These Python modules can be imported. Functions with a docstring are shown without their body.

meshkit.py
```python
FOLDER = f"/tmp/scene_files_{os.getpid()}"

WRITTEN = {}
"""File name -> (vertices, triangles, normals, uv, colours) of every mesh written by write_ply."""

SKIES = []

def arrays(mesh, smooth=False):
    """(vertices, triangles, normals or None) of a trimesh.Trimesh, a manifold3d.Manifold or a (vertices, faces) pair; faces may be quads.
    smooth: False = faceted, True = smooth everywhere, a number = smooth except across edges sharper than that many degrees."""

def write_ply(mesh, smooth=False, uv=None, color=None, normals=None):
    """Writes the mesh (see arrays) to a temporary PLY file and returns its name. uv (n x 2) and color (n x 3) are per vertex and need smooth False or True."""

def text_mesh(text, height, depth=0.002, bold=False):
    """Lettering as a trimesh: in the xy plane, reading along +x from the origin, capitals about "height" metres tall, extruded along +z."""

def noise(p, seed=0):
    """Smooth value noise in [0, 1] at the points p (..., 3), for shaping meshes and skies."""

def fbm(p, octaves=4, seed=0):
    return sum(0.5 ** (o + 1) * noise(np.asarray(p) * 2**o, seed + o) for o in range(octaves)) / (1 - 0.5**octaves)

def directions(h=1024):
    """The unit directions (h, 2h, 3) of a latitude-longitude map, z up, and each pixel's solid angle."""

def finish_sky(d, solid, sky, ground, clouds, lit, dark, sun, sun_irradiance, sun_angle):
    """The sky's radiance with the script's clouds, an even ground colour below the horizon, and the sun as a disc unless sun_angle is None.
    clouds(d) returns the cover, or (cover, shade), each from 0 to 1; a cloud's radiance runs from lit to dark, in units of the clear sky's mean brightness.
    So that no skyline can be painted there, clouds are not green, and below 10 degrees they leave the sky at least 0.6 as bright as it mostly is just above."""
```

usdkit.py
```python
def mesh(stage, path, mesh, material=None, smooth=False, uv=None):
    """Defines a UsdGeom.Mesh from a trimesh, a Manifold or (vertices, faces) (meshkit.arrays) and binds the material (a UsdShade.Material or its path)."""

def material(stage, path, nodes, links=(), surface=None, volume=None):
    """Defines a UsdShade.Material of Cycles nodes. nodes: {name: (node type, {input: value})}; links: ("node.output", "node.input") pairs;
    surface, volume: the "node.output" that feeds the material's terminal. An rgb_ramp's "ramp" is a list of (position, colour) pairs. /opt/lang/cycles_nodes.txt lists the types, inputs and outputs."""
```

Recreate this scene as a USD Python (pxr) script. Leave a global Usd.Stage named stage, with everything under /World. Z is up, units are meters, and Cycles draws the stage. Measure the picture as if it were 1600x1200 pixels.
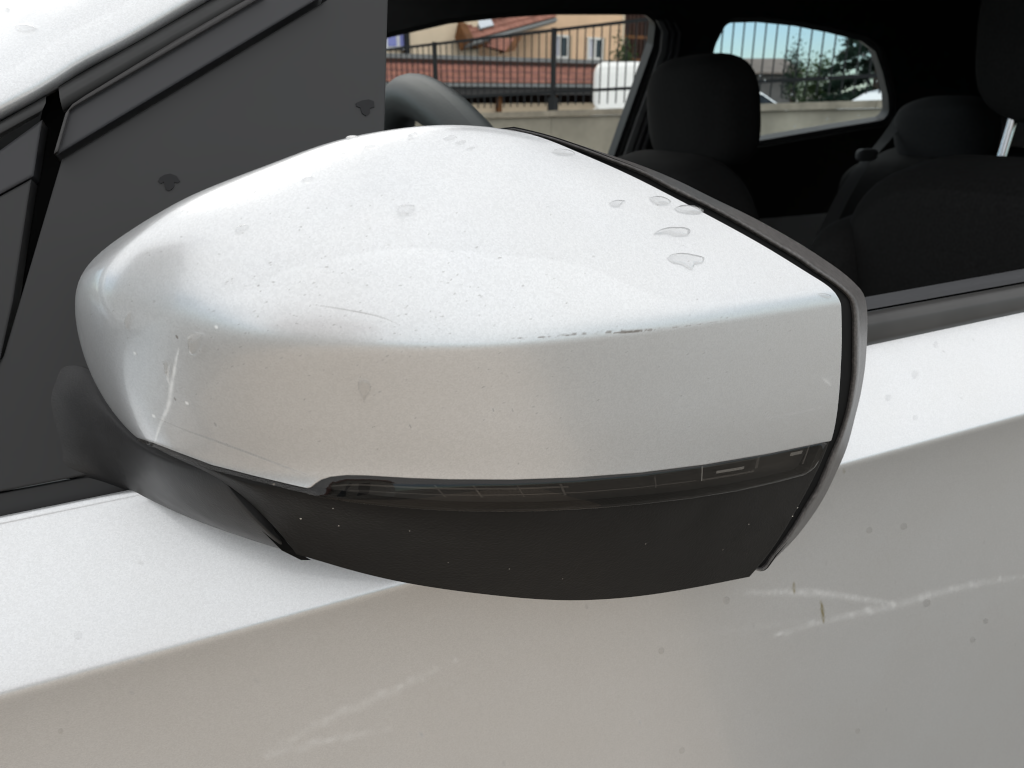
import math, random
import numpy as np, trimesh, usdkit, meshkit
from scipy.interpolate import CubicSpline, PchipInterpolator, LinearNDInterpolator, NearestNDInterpolator
from scipy.ndimage import gaussian_filter1d
from scipy.spatial import cKDTree
from shapely.geometry import Polygon, Point, LineString
from shapely import affinity
import manifold3d as m3
from pxr import Usd, UsdGeom, UsdLux, UsdShade, Sdf, Gf, Vt

random.seed(7); RNG = np.random.default_rng(7)
stage = Usd.Stage.CreateInMemory()
UsdGeom.SetStageUpAxis(stage, 'Z'); UsdGeom.SetStageMetersPerUnit(stage, 1.0)
UsdGeom.Xform.Define(stage, '/World')
A = np.array
# ------------------------------------------------------------------ camera, sky, sun, exposure
D = 0.25                                  # metres from the lens to the door's belt line, across the car
CAM = A([0.0, -D, 1.13]); FPX = 1212.0    # focal length in pixels of the 1600 wide photograph
PITCH, HEAD = math.radians(20.5), math.radians(23.0)
Fh = A([math.sin(HEAD), math.cos(HEAD), 0.0]); Rt = A([math.cos(HEAD), -math.sin(HEAD), 0.0]); Up = A([0, 0, 1.0])
cp, sp = math.cos(PITCH), math.sin(PITCH)
FWD = Fh * cp - Up * sp; CUP = Fh * sp + Up * cp
cam = UsdGeom.Camera.Define(stage, '/World/camera')
cam.CreateHorizontalApertureAttr(36.0); cam.CreateVerticalApertureAttr(27.0)
cam.CreateFocalLengthAttr(36.0 * FPX / 1600)
cam.CreateClippingRangeAttr(Gf.Vec2f(0.02, 2000))
cam.CreateFStopAttr(27.0); cam.CreateFocusDistanceAttr(0.235)
cam.CreateExposureAttr(0.27)
M = Gf.Matrix4d(*[*Rt, 0, *CUP, 0, *(-FWD), 0, *CAM, 1])
cam.AddTransformOp().Set(M)

SUN_EL, SUN_ROT = math.radians(42), math.radians(-5)      # rotation = atan2(x, y) of the direction to the sun
def mat(name, nodes, links=(), surface=None, volume=None):
    return usdkit.material(stage, '/World/Looks/' + name, nodes, links, surface, volume)
UsdGeom.Scope.Define(stage, '/World/Looks')
sky_m = mat('sky_look', {
    'tc': ('texture_coordinate', {}),
    'map': ('mapping', {'scale': (1.0, 1.0, 2.6), 'location': (0.3, 0.1, 0.0)}),
    'no': ('noise_texture', {'scale': 1.7, 'detail': 6.0, 'roughness': 0.55, 'distortion': 0.3}),
    'sx': ('separate_xyz', {}),
    'el': ('map_range', {'from_min': 0.05, 'from_max': 0.26, 'to_min': -0.24, 'to_max': 0.22, 'clamp': True}),
    'ad': ('math', {'math_type': 'add'}),
    'ra': ('rgb_ramp', {'ramp': [(0, (0, 0, 0)), (0.40, (0.05, 0.05, 0.05)), (0.58, (0.9, 0.9, 0.9)), (0.7, (1, 1, 1)), (1, (1, 1, 1))]}),
    'sh': ('noise_texture', {'scale': 3.1, 'detail': 5.0}),
    'cl': ('rgb_ramp', {'ramp': [(0, (9.2, 9.4, 9.7)), (0.4, (10.0, 10.15, 10.3)), (0.65, (11.2, 11.2, 11.2)), (1, (12, 12, 12))]}),
    'sky': ('sky_texture', {'sky_type': 'single_scattering', 'sun_disc': False, 'sun_elevation': SUN_EL, 'sun_rotation': SUN_ROT, 'altitude': 400.0, 'air_density': 1.0, 'aerosol_density': 0.45, 'ozone_density': 1.0}),
    'tn': ('mix_color', {'blend_type': 'multiply', 'fac': 1.0, 'b': (0.70, 0.88, 1.03), 'use_clamp': False}),
    'mx': ('mix_color', {'blend_type': 'mix', 'use_clamp': False}),
    'bg': ('background_shader', {'strength': 0.085})},
    [('tc.generated', 'map.vector'), ('map.vector', 'no.vector'), ('map.vector', 'sh.vector'), ('sh.fac', 'cl.fac'), ('ra.color', 'mx.fac'), ('sky.color', 'tn.a'), ('tn.result', 'mx.a'), ('cl.color', 'mx.b'), ('tc.generated', 'sx.vector'), ('sx.z', 'el.value'), ('no.fac', 'ad.value1'), ('el.result', 'ad.value2'), ('ad.value', 'ra.fac'), ('mx.result', 'bg.color')], surface='bg.background')
dome = UsdLux.DomeLight.Define(stage, '/World/sky')
UsdShade.MaterialBindingAPI.Apply(dome.GetPrim()).Bind(sky_m)
dome.GetPrim().SetCustomDataByKey('kind', 'structure')
dome.GetPrim().SetCustomDataByKey('label', 'pale blue sky with bright white clouds')
sun = UsdLux.DistantLight.Define(stage, '/World/sun')
sun.CreateIntensityAttr(0.12); sun.CreateAngleAttr(40.0); sun.CreateNormalizeAttr(True) if hasattr(sun, 'CreateNormalizeAttr') else None
sun.CreateColorAttr(Gf.Vec3f(1.0, 0.96, 0.9))
sd = A([math.sin(SUN_ROT) * math.cos(SUN_EL), math.cos(SUN_ROT) * math.cos(SUN_EL), math.sin(SUN_EL)])
zx = sd; xx = np.cross(Up, zx); xx /= np.linalg.norm(xx); yx = np.cross(zx, xx)
sun.AddTransformOp().Set(Gf.Matrix4d(*[*xx, 0, *yx, 0, *zx, 0, 0, 0, 30, 1]))

# ------------------------------------------------------------------ where things stand: lines of sight measured off the photograph
def ray(px, py):
    px, py = np.asarray(px, float), np.asarray(py, float)
    u, v = (px - 800) / FPX, (600 - py) / FPX
    return FWD + u[..., None] * Rt + v[..., None] * CUP
def at_y(px, py, y):                      # the point of the vertical plane y (across the car)
    d = ray(px, py); return CAM + d * ((np.asarray(y) - CAM[1]) / d[..., 1])[..., None]
def at_l(px, py, l): return at_y(px, py, -D + np.asarray(l) * D)
def at_plane(px, py, p0, n):
    d = ray(px, py); return CAM + d * (((p0 - CAM) @ n) / (d @ n))[..., None]
def at_depth(px, py, Z):                  # at Z metres of ground distance along the line of view
    d = ray(px, py); return CAM + d * (Z / (d @ Fh))[..., None]
def to_px(P):
    q = np.asarray(P) - CAM; w = q @ FWD
    return np.stack([800 + FPX * (q @ Rt) / w, 600 - FPX * (q @ CUP) / w], -1)

# ------------------------------------------------------------------ scene helpers
USED = {}
def numbered(parent, name):
    k = (parent, name); n = USED.get(k, -1) + 1; USED[k] = n
    return f'{parent}/{name}' if n == 0 else f'{parent}/{name}_{n:03d}'
def tag(prim, label=None, cat=None, group=None, kind=None):
    for k, v in (('label', label), ('category', cat), ('group', group), ('kind', kind)):
        if v: prim.SetCustomDataByKey(k, v)
    return prim
ORIGIN = {}
def thing(name, label, cat, loc=(0, 0, 0), group=None, kind=None):
    path = numbered('/World', name)
    x = UsdGeom.Xform.Define(stage, path); x.AddTranslateOp().Set(Gf.Vec3d(*map(float, loc)))
    ORIGIN[path] = A(loc, float)
    return tag(x.GetPrim(), label, cat, group, kind)
def tm(mesh):
    if hasattr(mesh, 'to_mesh'):
        q = mesh.to_mesh(); return trimesh.Trimesh(q.vert_properties[:, :3], q.tri_verts, process=False)
    if isinstance(mesh, (tuple, list)):
        v, f, _ = meshkit.arrays(mesh); return trimesh.Trimesh(v, f, process=False)
    return mesh
def obj(name, mesh, material, parent=None, smooth=False, label=None, cat=None, group=None, kind=None, loc=None, marks=None):
    """One Mesh prim. Vertices are given in world space; under a thing they are stored from its base."""
    root = parent.GetPath().pathString if parent is not None else '/World'
    path = numbered(root, name)
    mesh = tm(mesh)
    top = '/' + '/'.join(path.split('/')[1:3])
    o = ORIGIN.get(top, None)
    if parent is None:
        o = A(loc, float) if loc is not None else np.zeros(3); ORIGIN[path] = o
    mesh = trimesh.Trimesh(np.asarray(mesh.vertices) - (o if o is not None else 0), mesh.faces, process=False)
    m = usdkit.mesh(stage, path, mesh, material, smooth=smooth)
    if parent is None and loc is not None: m.AddTranslateOp().Set(Gf.Vec3d(*map(float, loc)))
    m.CreateDoubleSidedAttr(True)
    if marks is not None:
        UsdGeom.PrimvarsAPI(m).CreatePrimvar('marks', Sdf.ValueTypeNames.Color3fArray, 'vertex').Set(Vt.Vec3fArray.FromNumpy(np.asarray(marks, np.float32)))
    return tag(m.GetPrim(), label, cat, group, kind)

def grid_faces(nu, nv, flip=False):
    i, j = np.meshgrid(np.arange(nu - 1), np.arange(nv - 1), indexing='ij')
    a = (i * nv + j).ravel(); b = a + nv; c = b + 1; d = a + 1
    f = np.vstack([np.c_[a, b, c], np.c_[a, c, d]])
    return f[:, ::-1] if flip else f
def grid_mesh(G, flip=False):
    nu, nv = G.shape[:2]
    return trimesh.Trimesh(G.reshape(-1, 3), grid_faces(nu, nv, flip), process=False)
def face_out(mesh, towards):
    """Winds the mesh's faces so that most look at the point."""
    n = mesh.face_normals; c = mesh.triangles_center
    if (np.einsum('ij,ij->i', n, A(towards) - c) * mesh.area_faces).sum() < 0: mesh.faces = mesh.faces[:, ::-1]
    return trimesh.Trimesh(mesh.vertices, mesh.faces, process=False)
def box(lo, hi):
    lo, hi = A(lo, float), A(hi, float)
    m = trimesh.creation.box(hi - lo); m.apply_translation((lo + hi) / 2); return m
def obox(o, ax, lo, hi):                  # a box in a frame of axes ax (rows) at o
    m = box(lo, hi); m.vertices = A(o) + m.vertices @ A(ax); 
    if np.linalg.det(A(ax)) < 0: m.invert()
    return m
def bar(a, b, r, n=10):
    return trimesh.creation.cylinder(radius=r, segment=[a, b], sections=n)
def join(ms): return trimesh.util.concatenate([tm(m) for m in ms])
def slab(poly, o, e1, e2, t0, t1):
    """A polygon of a plane (o, e1, e2) made thick from t0 to t1 along e1 x e2."""
    n = np.cross(e1, e2); out = []
    for g in getattr(poly, 'geoms', [poly]):
        if g.is_empty or g.area < 1e-9: continue
        m = trimesh.creation.extrude_polygon(g, t1 - t0, engine='earcut')
        v = m.vertices; m.vertices = o + v[:, :1] * e1 + v[:, 1:2] * e2 + (v[:, 2:] + t0) * n; out.append(m)
    return trimesh.util.concatenate(out)
def in_plane(pts, o, e1, e2): return np.c_[(pts - o) @ e1, (pts - o) @ e2]
def superell(c, half, ax=np.eye(3), e=0.45, n=28):
    t = np.linspace(-np.pi / 2, np.pi / 2, n); p = np.linspace(0, 2 * np.pi, 2 * n)
    f = lambda x, k: np.sign(x) * np.abs(x) ** k
    T, P_ = np.meshgrid(t, p, indexing='ij')
    G = np.stack([f(np.cos(T), e) * f(np.cos(P_), e), f(np.cos(T), e) * f(np.sin(P_), e), f(np.sin(T), e)], -1) * A(half)
    m = grid_mesh(G @ A(ax) + A(c), flip=True)
    return m
def rotY(a): c, s = math.cos(a), math.sin(a); return A([[c, 0, -s], [0, 1, 0], [s, 0, c]])
def tube(path, r, n=10):
    path = np.asarray(path, float); T = np.gradient(path, axis=0); T /= np.linalg.norm(T, axis=1, keepdims=True)
    ref = A([0, 0, 1.0]) if abs(T[:, 2]).max() < 0.95 else A([1.0, 0, 0])
    B = np.cross(T, ref); B /= np.linalg.norm(B, axis=1, keepdims=True); N = np.cross(B, T)
    a = np.linspace(0, 2 * np.pi, n + 1); r = np.broadcast_to(r, len(path))
    G = path[:, None] + r[:, None, None] * (np.cos(a)[None, :, None] * N[:, None] + np.sin(a)[None, :, None] * B[:, None])
    return face_tube(G)
def face_tube(G):
    m = grid_mesh(G); 
    c = G.mean(1, keepdims=True).repeat(G.shape[1], 1).reshape(-1, 3)
    s = np.einsum('ij,ij->i', m.vertex_normals, m.vertices - c).sum()
    return grid_mesh(G, flip=s < 0)
def densify(pts, n=200, smooth=True):
    p = np.asarray(pts, float); t = np.r_[0, np.cumsum(np.linalg.norm(np.diff(p[:, :2], axis=0), axis=1))]; t /= t[-1]
    return PchipInterpolator(t, p)(np.linspace(0, 1, n))

# ------------------------------------------------------------------ materials
def principled(name, color, rough=0.5, metallic=0.0, coat=0.0, coat_rough=0.03, noise=None, noise_amt=0.15, bump=None, bump_d=0.0003, spec=0.5, bevel=None, rough_var=0.0, color2=None):
    nodes = {'p': ('principled_bsdf', {'base_color': color, 'roughness': rough, 'metallic': metallic, 'coat_weight': coat, 'coat_roughness': coat_rough, 'specular_ior_level': spec})}
    links = []
    if noise or bump or rough_var: nodes['g'] = ('texture_coordinate', {})
    if noise:
        c = A(color); c2 = A(color2) if color2 is not None else c * (1 + noise_amt)
        nodes['n'] = ('noise_texture', {'scale': noise, 'detail': 5.0, 'roughness': 0.6})
        nodes['r'] = ('rgb_ramp', {'ramp': [(0.3, tuple(c * (1 - noise_amt))), (0.5, tuple(c)), (0.7, tuple(c2))]})
        links += [('g.object', 'n.vector'), ('n.fac', 'r.fac'), ('r.color', 'p.base_color')]
        if rough_var:
            nodes['rv'] = ('map_range', {'from_min': 0.3, 'from_max': 0.7, 'to_min': rough - rough_var, 'to_max': rough + rough_var})
            links += [('n.fac', 'rv.value'), ('rv.result', 'p.roughness')]
    if bump:
        nodes['bn'] = ('noise_texture', {'scale': bump, 'detail': 2.0})
        nodes['b'] = ('bump', {'strength': 1.0, 'distance': bump_d})
        links += [('g.object', 'bn.vector'), ('bn.fac', 'b.height'), ('b.normal', 'p.normal')]
    if bevel:
        nodes['bv'] = ('bevel', {'samples': 6, 'radius': bevel})
        links += [('bv.bevel', 'b.normal')] if bump else [('bv.bevel', 'p.normal')]
    return mat(name, nodes, links, surface='p.BSDF')

def paint_material(name, base, with_marks):
    nodes = {
        'g': ('texture_coordinate', {}),
        'fl': ('voronoi_texture', {'scale': 2600.0}),
        'fr': ('rgb_ramp', {'ramp': [(0, tuple(A(base) * 0.94)), (1, tuple(A(base) * 1.06))]}),
        'sep': ('separate_color', {}),
        'dn': ('noise_texture', {'scale': 14.0, 'detail': 5.0, 'roughness': 0.65}),
        'dr': ('rgb_ramp', {'ramp': [(0.35, (0, 0, 0)), (0.75, (0.14, 0.14, 0.14))]}),
        'dust': ('mix_color', {'blend_type': 'mix', 'b': (0.50, 0.47, 0.42)}),
        'rr': ('map_range', {'from_min': 0.3, 'from_max': 0.75, 'to_min': 0.02, 'to_max': 0.10}),
        'bn': ('noise_texture', {'scale': 420.0, 'detail': 1.0}),
        'bp': ('bump', {'strength': 0.25, 'distance': 0.00003}),
        'p': ('principled_bsdf', {'metallic': 0.82, 'roughness': 0.34, 'coat_weight': 0.8, 'coat_roughness': 0.03, 'coat_ior': 1.5})}
    links = [('g.object', 'fl.vector'), ('fl.color', 'sep.color'), ('sep.r', 'fr.fac'), ('g.object', 'dn.vector'), ('dn.fac', 'dr.fac'), ('dr.color', 'dust.fac'), ('fr.color', 'dust.a'),
             ('dn.fac', 'rr.value'), ('rr.result', 'p.coat_roughness'), ('g.object', 'bn.vector'), ('bn.fac', 'bp.height'), ('bp.normal', 'p.coat_normal')]
    last = 'dust.result'
    if with_marks:
        nodes.update({'at': ('attribute', {'attribute': 'marks'}), 'sm': ('separate_color', {}),
                      'm1': ('mix_color', {'blend_type': 'mix', 'b': (0.10, 0.085, 0.07)}), 'm2': ('mix_color', {'blend_type': 'mix', 'b': (0.86, 0.86, 0.84)}),
                      'm3': ('mix_color', {'blend_type': 'mix', 'b': (0.26, 0.21, 0.06)}),
                      'met': ('math', {'math_type': 'multiply_add', 'value2': -0.75, 'value3': 0.82, 'use_clamp': True}),
                      'sum': ('math', {'math_type': 'maximum'}), 'cw': ('math', {'math_type': 'multiply_add', 'value2': -0.7, 'value3': 0.8, 'use_clamp': True})})
        links += [('at.color', 'sm.color'), (last, 'm1.a'), ('sm.r', 'm1.fac'), ('m1.result', 'm2.a'), ('sm.g', 'm2.fac'), ('m2.result', 'm3.a'), ('sm.b', 'm3.fac'),
                  ('sm.r', 'sum.value1'), ('sm.g', 'sum.value2'), ('sum.value', 'met.value1'), ('met.value', 'p.metallic'), ('sum.value', 'cw.value1'), ('cw.value', 'p.coat_weight')]
        last = 'm3.result'
    links.append((last, 'p.base_color'))
    return mat(name, nodes, links, surface='p.BSDF')
SILVER = (0.66, 0.668, 0.675)
paint = paint_material('silver_paint', SILVER, True)
paint_plain = paint_material('silver_paint_plain', SILVER, False)
grain_black = principled('grained_black_plastic', (0.0080, 0.0075, 0.0070), 0.5, spec=0.18, noise=60.0, noise_amt=0.3, bump=1100.0, bump_d=0.00012, rough_var=0.08)
foot_black = principled('grained_grey_plastic', (0.0145, 0.0142, 0.0145), 0.48, noise=45.0, noise_amt=0.25, bump=1500.0, bump_d=0.00008, rough_var=0.08)
frame_black = principled('mirror_frame_plastic', (0.056, 0.052, 0.050), 0.36, noise=700.0, noise_amt=0.4, color2=(0.105, 0.096, 0.092), bump=1400.0, bump_d=0.0001)
matte_panel = principled('matte_panel', (0.0095, 0.0095, 0.0100), 0.5, noise=9.0, noise_amt=0.12, bevel=0.0012, spec=0.5)
gloss_trim = principled('satin_black_trim', (0.016, 0.016, 0.018), 0.3, bevel=0.0016)
rubber = principled('black_rubber', (0.010, 0.010, 0.010), 0.55, noise=90.0, noise_amt=0.3)
deep_black = principled('shut_line_black', (0.003, 0.003, 0.003), 0.8, spec=0.1)
belt_trim = principled('belt_moulding', (0.030, 0.029, 0.028), 0.42, noise=30.0, noise_amt=0.2)
felt = principled('window_seal_felt', (0.055, 0.056, 0.06), 0.6)
stain = principled('dried_water_stain', (0.004, 0.004, 0.005), 0.5, spec=0.3)
cloth = principled('black_seat_cloth', (0.010, 0.010, 0.010), 0.9, noise=300.0, noise_amt=0.4, bump=700.0, bump_d=0.0004, spec=0.2)
cloth2 = principled('grey_seat_cloth', (0.030, 0.030, 0.031), 0.9, noise=300.0, noise_amt=0.3, spec=0.2)
red_cloth = principled('red_check_cloth', (0.010, 0.004, 0.004), 0.9, spec=0.2)
strap_m = principled('belt_webbing', (0.055, 0.058, 0.06), 0.6, bump=600.0, bump_d=0.0004)
interior = principled('interior_trim', (0.010, 0.010, 0.010), 0.75, noise=40.0, noise_amt=0.2, spec=0.25)
headliner = principled('headliner', (0.010, 0.010, 0.010), 0.95, spec=0.1)
seal_grey = principled('window_surround_grey', (0.07, 0.07, 0.07), 0.5)
leather = principled('steering_leather', (0.022, 0.026, 0.026), 0.42, bump=900.0, bump_d=0.0002)
chrome = principled('chrome', (0.75, 0.75, 0.76), 0.12, metallic=1.0)
mirror_m = principled('mirror_silvering', (0.85, 0.86, 0.87), 0.01, metallic=1.0)
def pane(name, tint, gloss=(0.9, 0.9, 0.9)):
    return mat(name, {'t': ('transparent_bsdf', {'color': tint}), 'g': ('glossy_bsdf', {'color': gloss, 'roughness': 0.0}), 'w': ('layer_weight', {'blend': 0.5}), 'q': ('math', {'math_type': 'power', 'value2': 5.0}), 'f': ('math', {'math_type': 'multiply_add', 'value2': 0.9, 'value3': 0.04, 'use_clamp': True}), 'm': ('mix_closure', {})},
               [('w.facing', 'q.value1'), ('q.value', 'f.value1'), ('f.value', 'm.fac'), ('t.BSDF', 'm.closure1'), ('g.BSDF', 'm.closure2')], surface='m.closure')
clear_pane = pane('clear_pane', (0.93, 0.95, 0.94)); tint_pane = pane('tinted_pane', (0.90, 0.98, 1.0))
lens_m = pane('smoked_lens', (0.66, 0.64, 0.62))
water = mat('water', {'p': ('principled_bsdf', {'base_color': (1, 1, 1), 'roughness': 0.0, 'ior': 1.33, 'transmission_weight': 1.0}), 't': ('transparent_bsdf', {'color': (0.99, 0.99, 0.99)}), 'g': ('glossy_bsdf', {'color': (1, 1, 1), 'roughness': 0.0}),
    'w': ('layer_weight', {'blend': 0.5}), 'q': ('math', {'math_type': 'power', 'value2': 3.0}), 'f': ('math', {'math_type': 'multiply_add', 'value2': 0.85, 'value3': 0.06, 'use_clamp': True}), 'm': ('mix_closure', {}), 'm2': ('mix_closure', {'fac': 0.22})},
    [('w.facing', 'q.value1'), ('q.value', 'f.value1'), ('f.value', 'm.fac'), ('t.BSDF', 'm.closure1'), ('g.BSDF', 'm.closure2'), ('m.closure', 'm2.closure1'), ('p.BSDF', 'm2.closure2')], surface='m2.closure')
dark_glass = principled('dark_window_glass', (0.02, 0.025, 0.03), 0.04, spec=0.6)

# ------------------------------------------------------------------ the setting: ground
def ground_mat(name, lo, hi, sc=0.6):
    return mat(name, {'g': ('geometry', {}), 'n': ('noise_texture', {'scale': sc, 'detail': 8.0, 'roughness': 0.7}), 'n2': ('voronoi_texture', {'scale': 60.0}),
        'r': ('rgb_ramp', {'ramp': [(0.3, lo), (0.7, hi)]}),
        'b': ('bump', {'strength': 0.6, 'distance': 0.01}), 'p': ('principled_bsdf', {'roughness': 0.85, 'specular_ior_level': 0.25})},
        [('g.position', 'n.vector'), ('g.position', 'n2.vector'), ('n.fac', 'r.fac'), ('r.color', 'p.base_color'), ('n2.distance', 'b.height'), ('b.normal', 'p.normal')], surface='p.BSDF')
v = 400.0
obj('ground', trimesh.Trimesh([[-v, -v, 0], [v, -v, 0], [v, v, 0], [-v, v, 0]], [[0, 1, 2], [0, 2, 3]], process=False), ground_mat('cool_asphalt', (0.175, 0.160, 0.138), (0.24, 0.222, 0.194)), kind='structure', label='worn grey asphalt of the parking lot')
pv = [[-1.7, -7.0, 0.004], [3.6, -7.0, 0.004], [0.62, -0.2, 0.004], [0.55, 2.2, 0.004], [-1.5, 2.2, 0.004]]
obj('pavement', trimesh.Trimesh(pv, [[0, 1, 2], [0, 2, 3], [0, 3, 4]], process=False), ground_mat('pale_paving', (0.37, 0.305, 0.242), (0.47, 0.40, 0.325)), kind='structure', label='pale beige paving beside the silver car')

# ------------------------------------------------------------------ the car
car = thing('parked_car', 'silver three-door hatchback seen close up at its folded left mirror', 'car', (0.5, 0.7, 0.0))
z_belt = at_y(0, 822, 0.0)[2]
# --- door: lines of the photograph on their planes
def line3(p1, p2, y): return at_y(*p1, y), at_y(*p2, y)
def line_pts(ab, xs):
    a, b = ab; t = (xs - a[0]) / (b[0] - a[0]); return a + t[:, None] * (b - a)
xs = np.unique(np.r_[np.linspace(-0.9, -0.2, 40), np.linspace(-0.2, 0.7, 760), np.linspace(0.7, 1.15, 60)])
beltL = line3((0, 822), (1600, 490), 0.0); creaseL = line3((0, 1090), (1600, 650), -0.030)
bp, cpts = line_pts(beltL, xs), line_pts(creaseL, xs)
dz = (bp[:, 2] - cpts[:, 2])
rows = []
for s in np.linspace(0, 1, 6):                                            # rolled upper lip under the mouldings
    a = s * math.pi / 2; r = 0.0022
    rows.append(bp + A([0, 1, 0]) * r * (1 - math.sin(a)) - A([0, 0, 1]) * r * (1 - math.cos(a)) * 0 + A([0, 0, 1]) * r * (math.cos(a) - 0))
NS = 56
for s in np.linspace(0.04, 1, NS):                                        # shoulder down to the crease
    rows.append(bp + (cpts - bp) * s + A([0, -1, 0]) * 0.0016 * 4 * s * (1 - s) + A([0, 0, 1]) * 0.0)
for h in np.r_[np.linspace(0.0015, 0.02, 14), np.linspace(0.024, 0.26, 110), np.linspace(0.28, 0.68, 16)]:    # below the crease
    y = 0.0125 * (1 - math.exp(-h / 0.035)) + 0.030 * (1 - np.cos(np.clip((h - 0.02) / 0.40, 0, 1) * math.pi)) / 2 * 0.35
    rows.append(cpts + A([0, 1, 0]) * y - A([0, 0, 1]) * h)
G = np.stack(rows, 1)
jc = 6 + NS - 1
for w in (1.1,):                                                             # the crease has a small radius
    Gs = gaussian_filter1d(G, w, axis=1, mode='nearest'); m = np.exp(-((np.arange(G.shape[1]) - jc) / 5.0) ** 4)[None, :, None]
    G = G * (1 - m) + Gs * m
door_grid = G
door_px = to_px(G)
def stroke(px, pts, w, soft=0.5):
    """How much of a mark of width w along the polyline covers each surface point (a smear, a scratch)."""
    c = densify(pts, 120) if len(pts) > 2 else np.linspace(pts[0], pts[1], 120)
    ok = np.all((px > c.min(0) - 4 * w - 4) & (px < c.max(0) + 4 * w + 4), -1)
    out = np.zeros(px.shape[:-1]); 
    if not ok.any(): return out
    d, i = cKDTree(c).query(px[ok]); t = i / 119.0
    wid = w * (0.35 + 0.65 * np.sin(np.pi * np.clip(t, 0.02, 0.98)))
    out[ok] = np.clip((1 - d / wid) / soft, 0, 1); return out
def patchy(P, scale, seed, lo=0.35, hi=0.65): return np.clip((meshkit.fbm(P * scale, 3, seed) - lo) / (hi - lo), 0, 1)
mk = np.zeros(G.shape)
for pts, w, k in (([(415, 1185), (500, 1130), (590, 1090), (712, 1032)], 8, 0.17), ([(415, 1183), (500, 1160), (610, 1138)], 6, 0.14),
                  ([(1210, 993), (1300, 968), (1400, 945), (1500, 918), (1605, 900)], 8, 0.22), ([(1165, 926), (1260, 926), (1340, 935), (1400, 943)], 9, 0.20),
                  ([(1030, 1000), (1180, 980), (1330, 960)], 3, 0.06)):
    mk[..., 1] = np.maximum(mk[..., 1], stroke(door_px, pts, w, 0.8) * k * 0.6 * (0.45 + 0.55 * patchy(G, 260, 3)))
    for o_, q_ in ((-3.2, 0.8), (-0.4, 1.15), (2.6, 0.7)):                     # fine parallel lines within each scrape
        mk[..., 1] = np.maximum(mk[..., 1], stroke(door_px, [(x + o_ * 1.5, y + o_) for x, y in pts], max(1.5, w * 0.22), 0.5) * min(1, k * 1.25) * q_ * (0.25 + 0.75 * patchy(G, 420, int(5 + o_))))
for pts, w, k in (([(1283, 942), (1285, 955), (1287, 970)], 3.6, 0.9), ([(1240, 912), (1241, 925)], 2.4, 0.7), ([(1318, 735), (1319, 742)], 2.5, 0.5)):
    mk[..., 2] = np.maximum(mk[..., 2], stroke(door_px, pts, w, 0.8) * k)
for k in range(220):                                                        # small specks of road dirt
    x, y = RNG.uniform(0, 1600), RNG.uniform(500, 1200); r = RNG.uniform(0.8, 1.6)
    mk[..., 0] = np.maximum(mk[..., 0], stroke(door_px, [(x, y), (x + RNG.uniform(-3, 3), y + RNG.uniform(1, 4))], r) * RNG.uniform(0.1, 0.4))
cuts = [np.searchsorted(xs, -0.145), np.searchsorted(xs, 1.05)]              # fender | door | side panel, with shut lines
door = obj('door', face_out(grid_mesh(G[cuts[0]:cuts[1]]), CAM), paint, car, smooth=True, marks=mk[cuts[0]:cuts[1]].reshape(-1, 3), label='silver front door with pale scratches below its crease')
obj('fender', face_out(grid_mesh(G[:cuts[0]]), CAM), paint, car, smooth=True, marks=mk[:cuts[0]].reshape(-1, 3))
xs2 = np.linspace(1.055, 2.35, 60)
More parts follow.
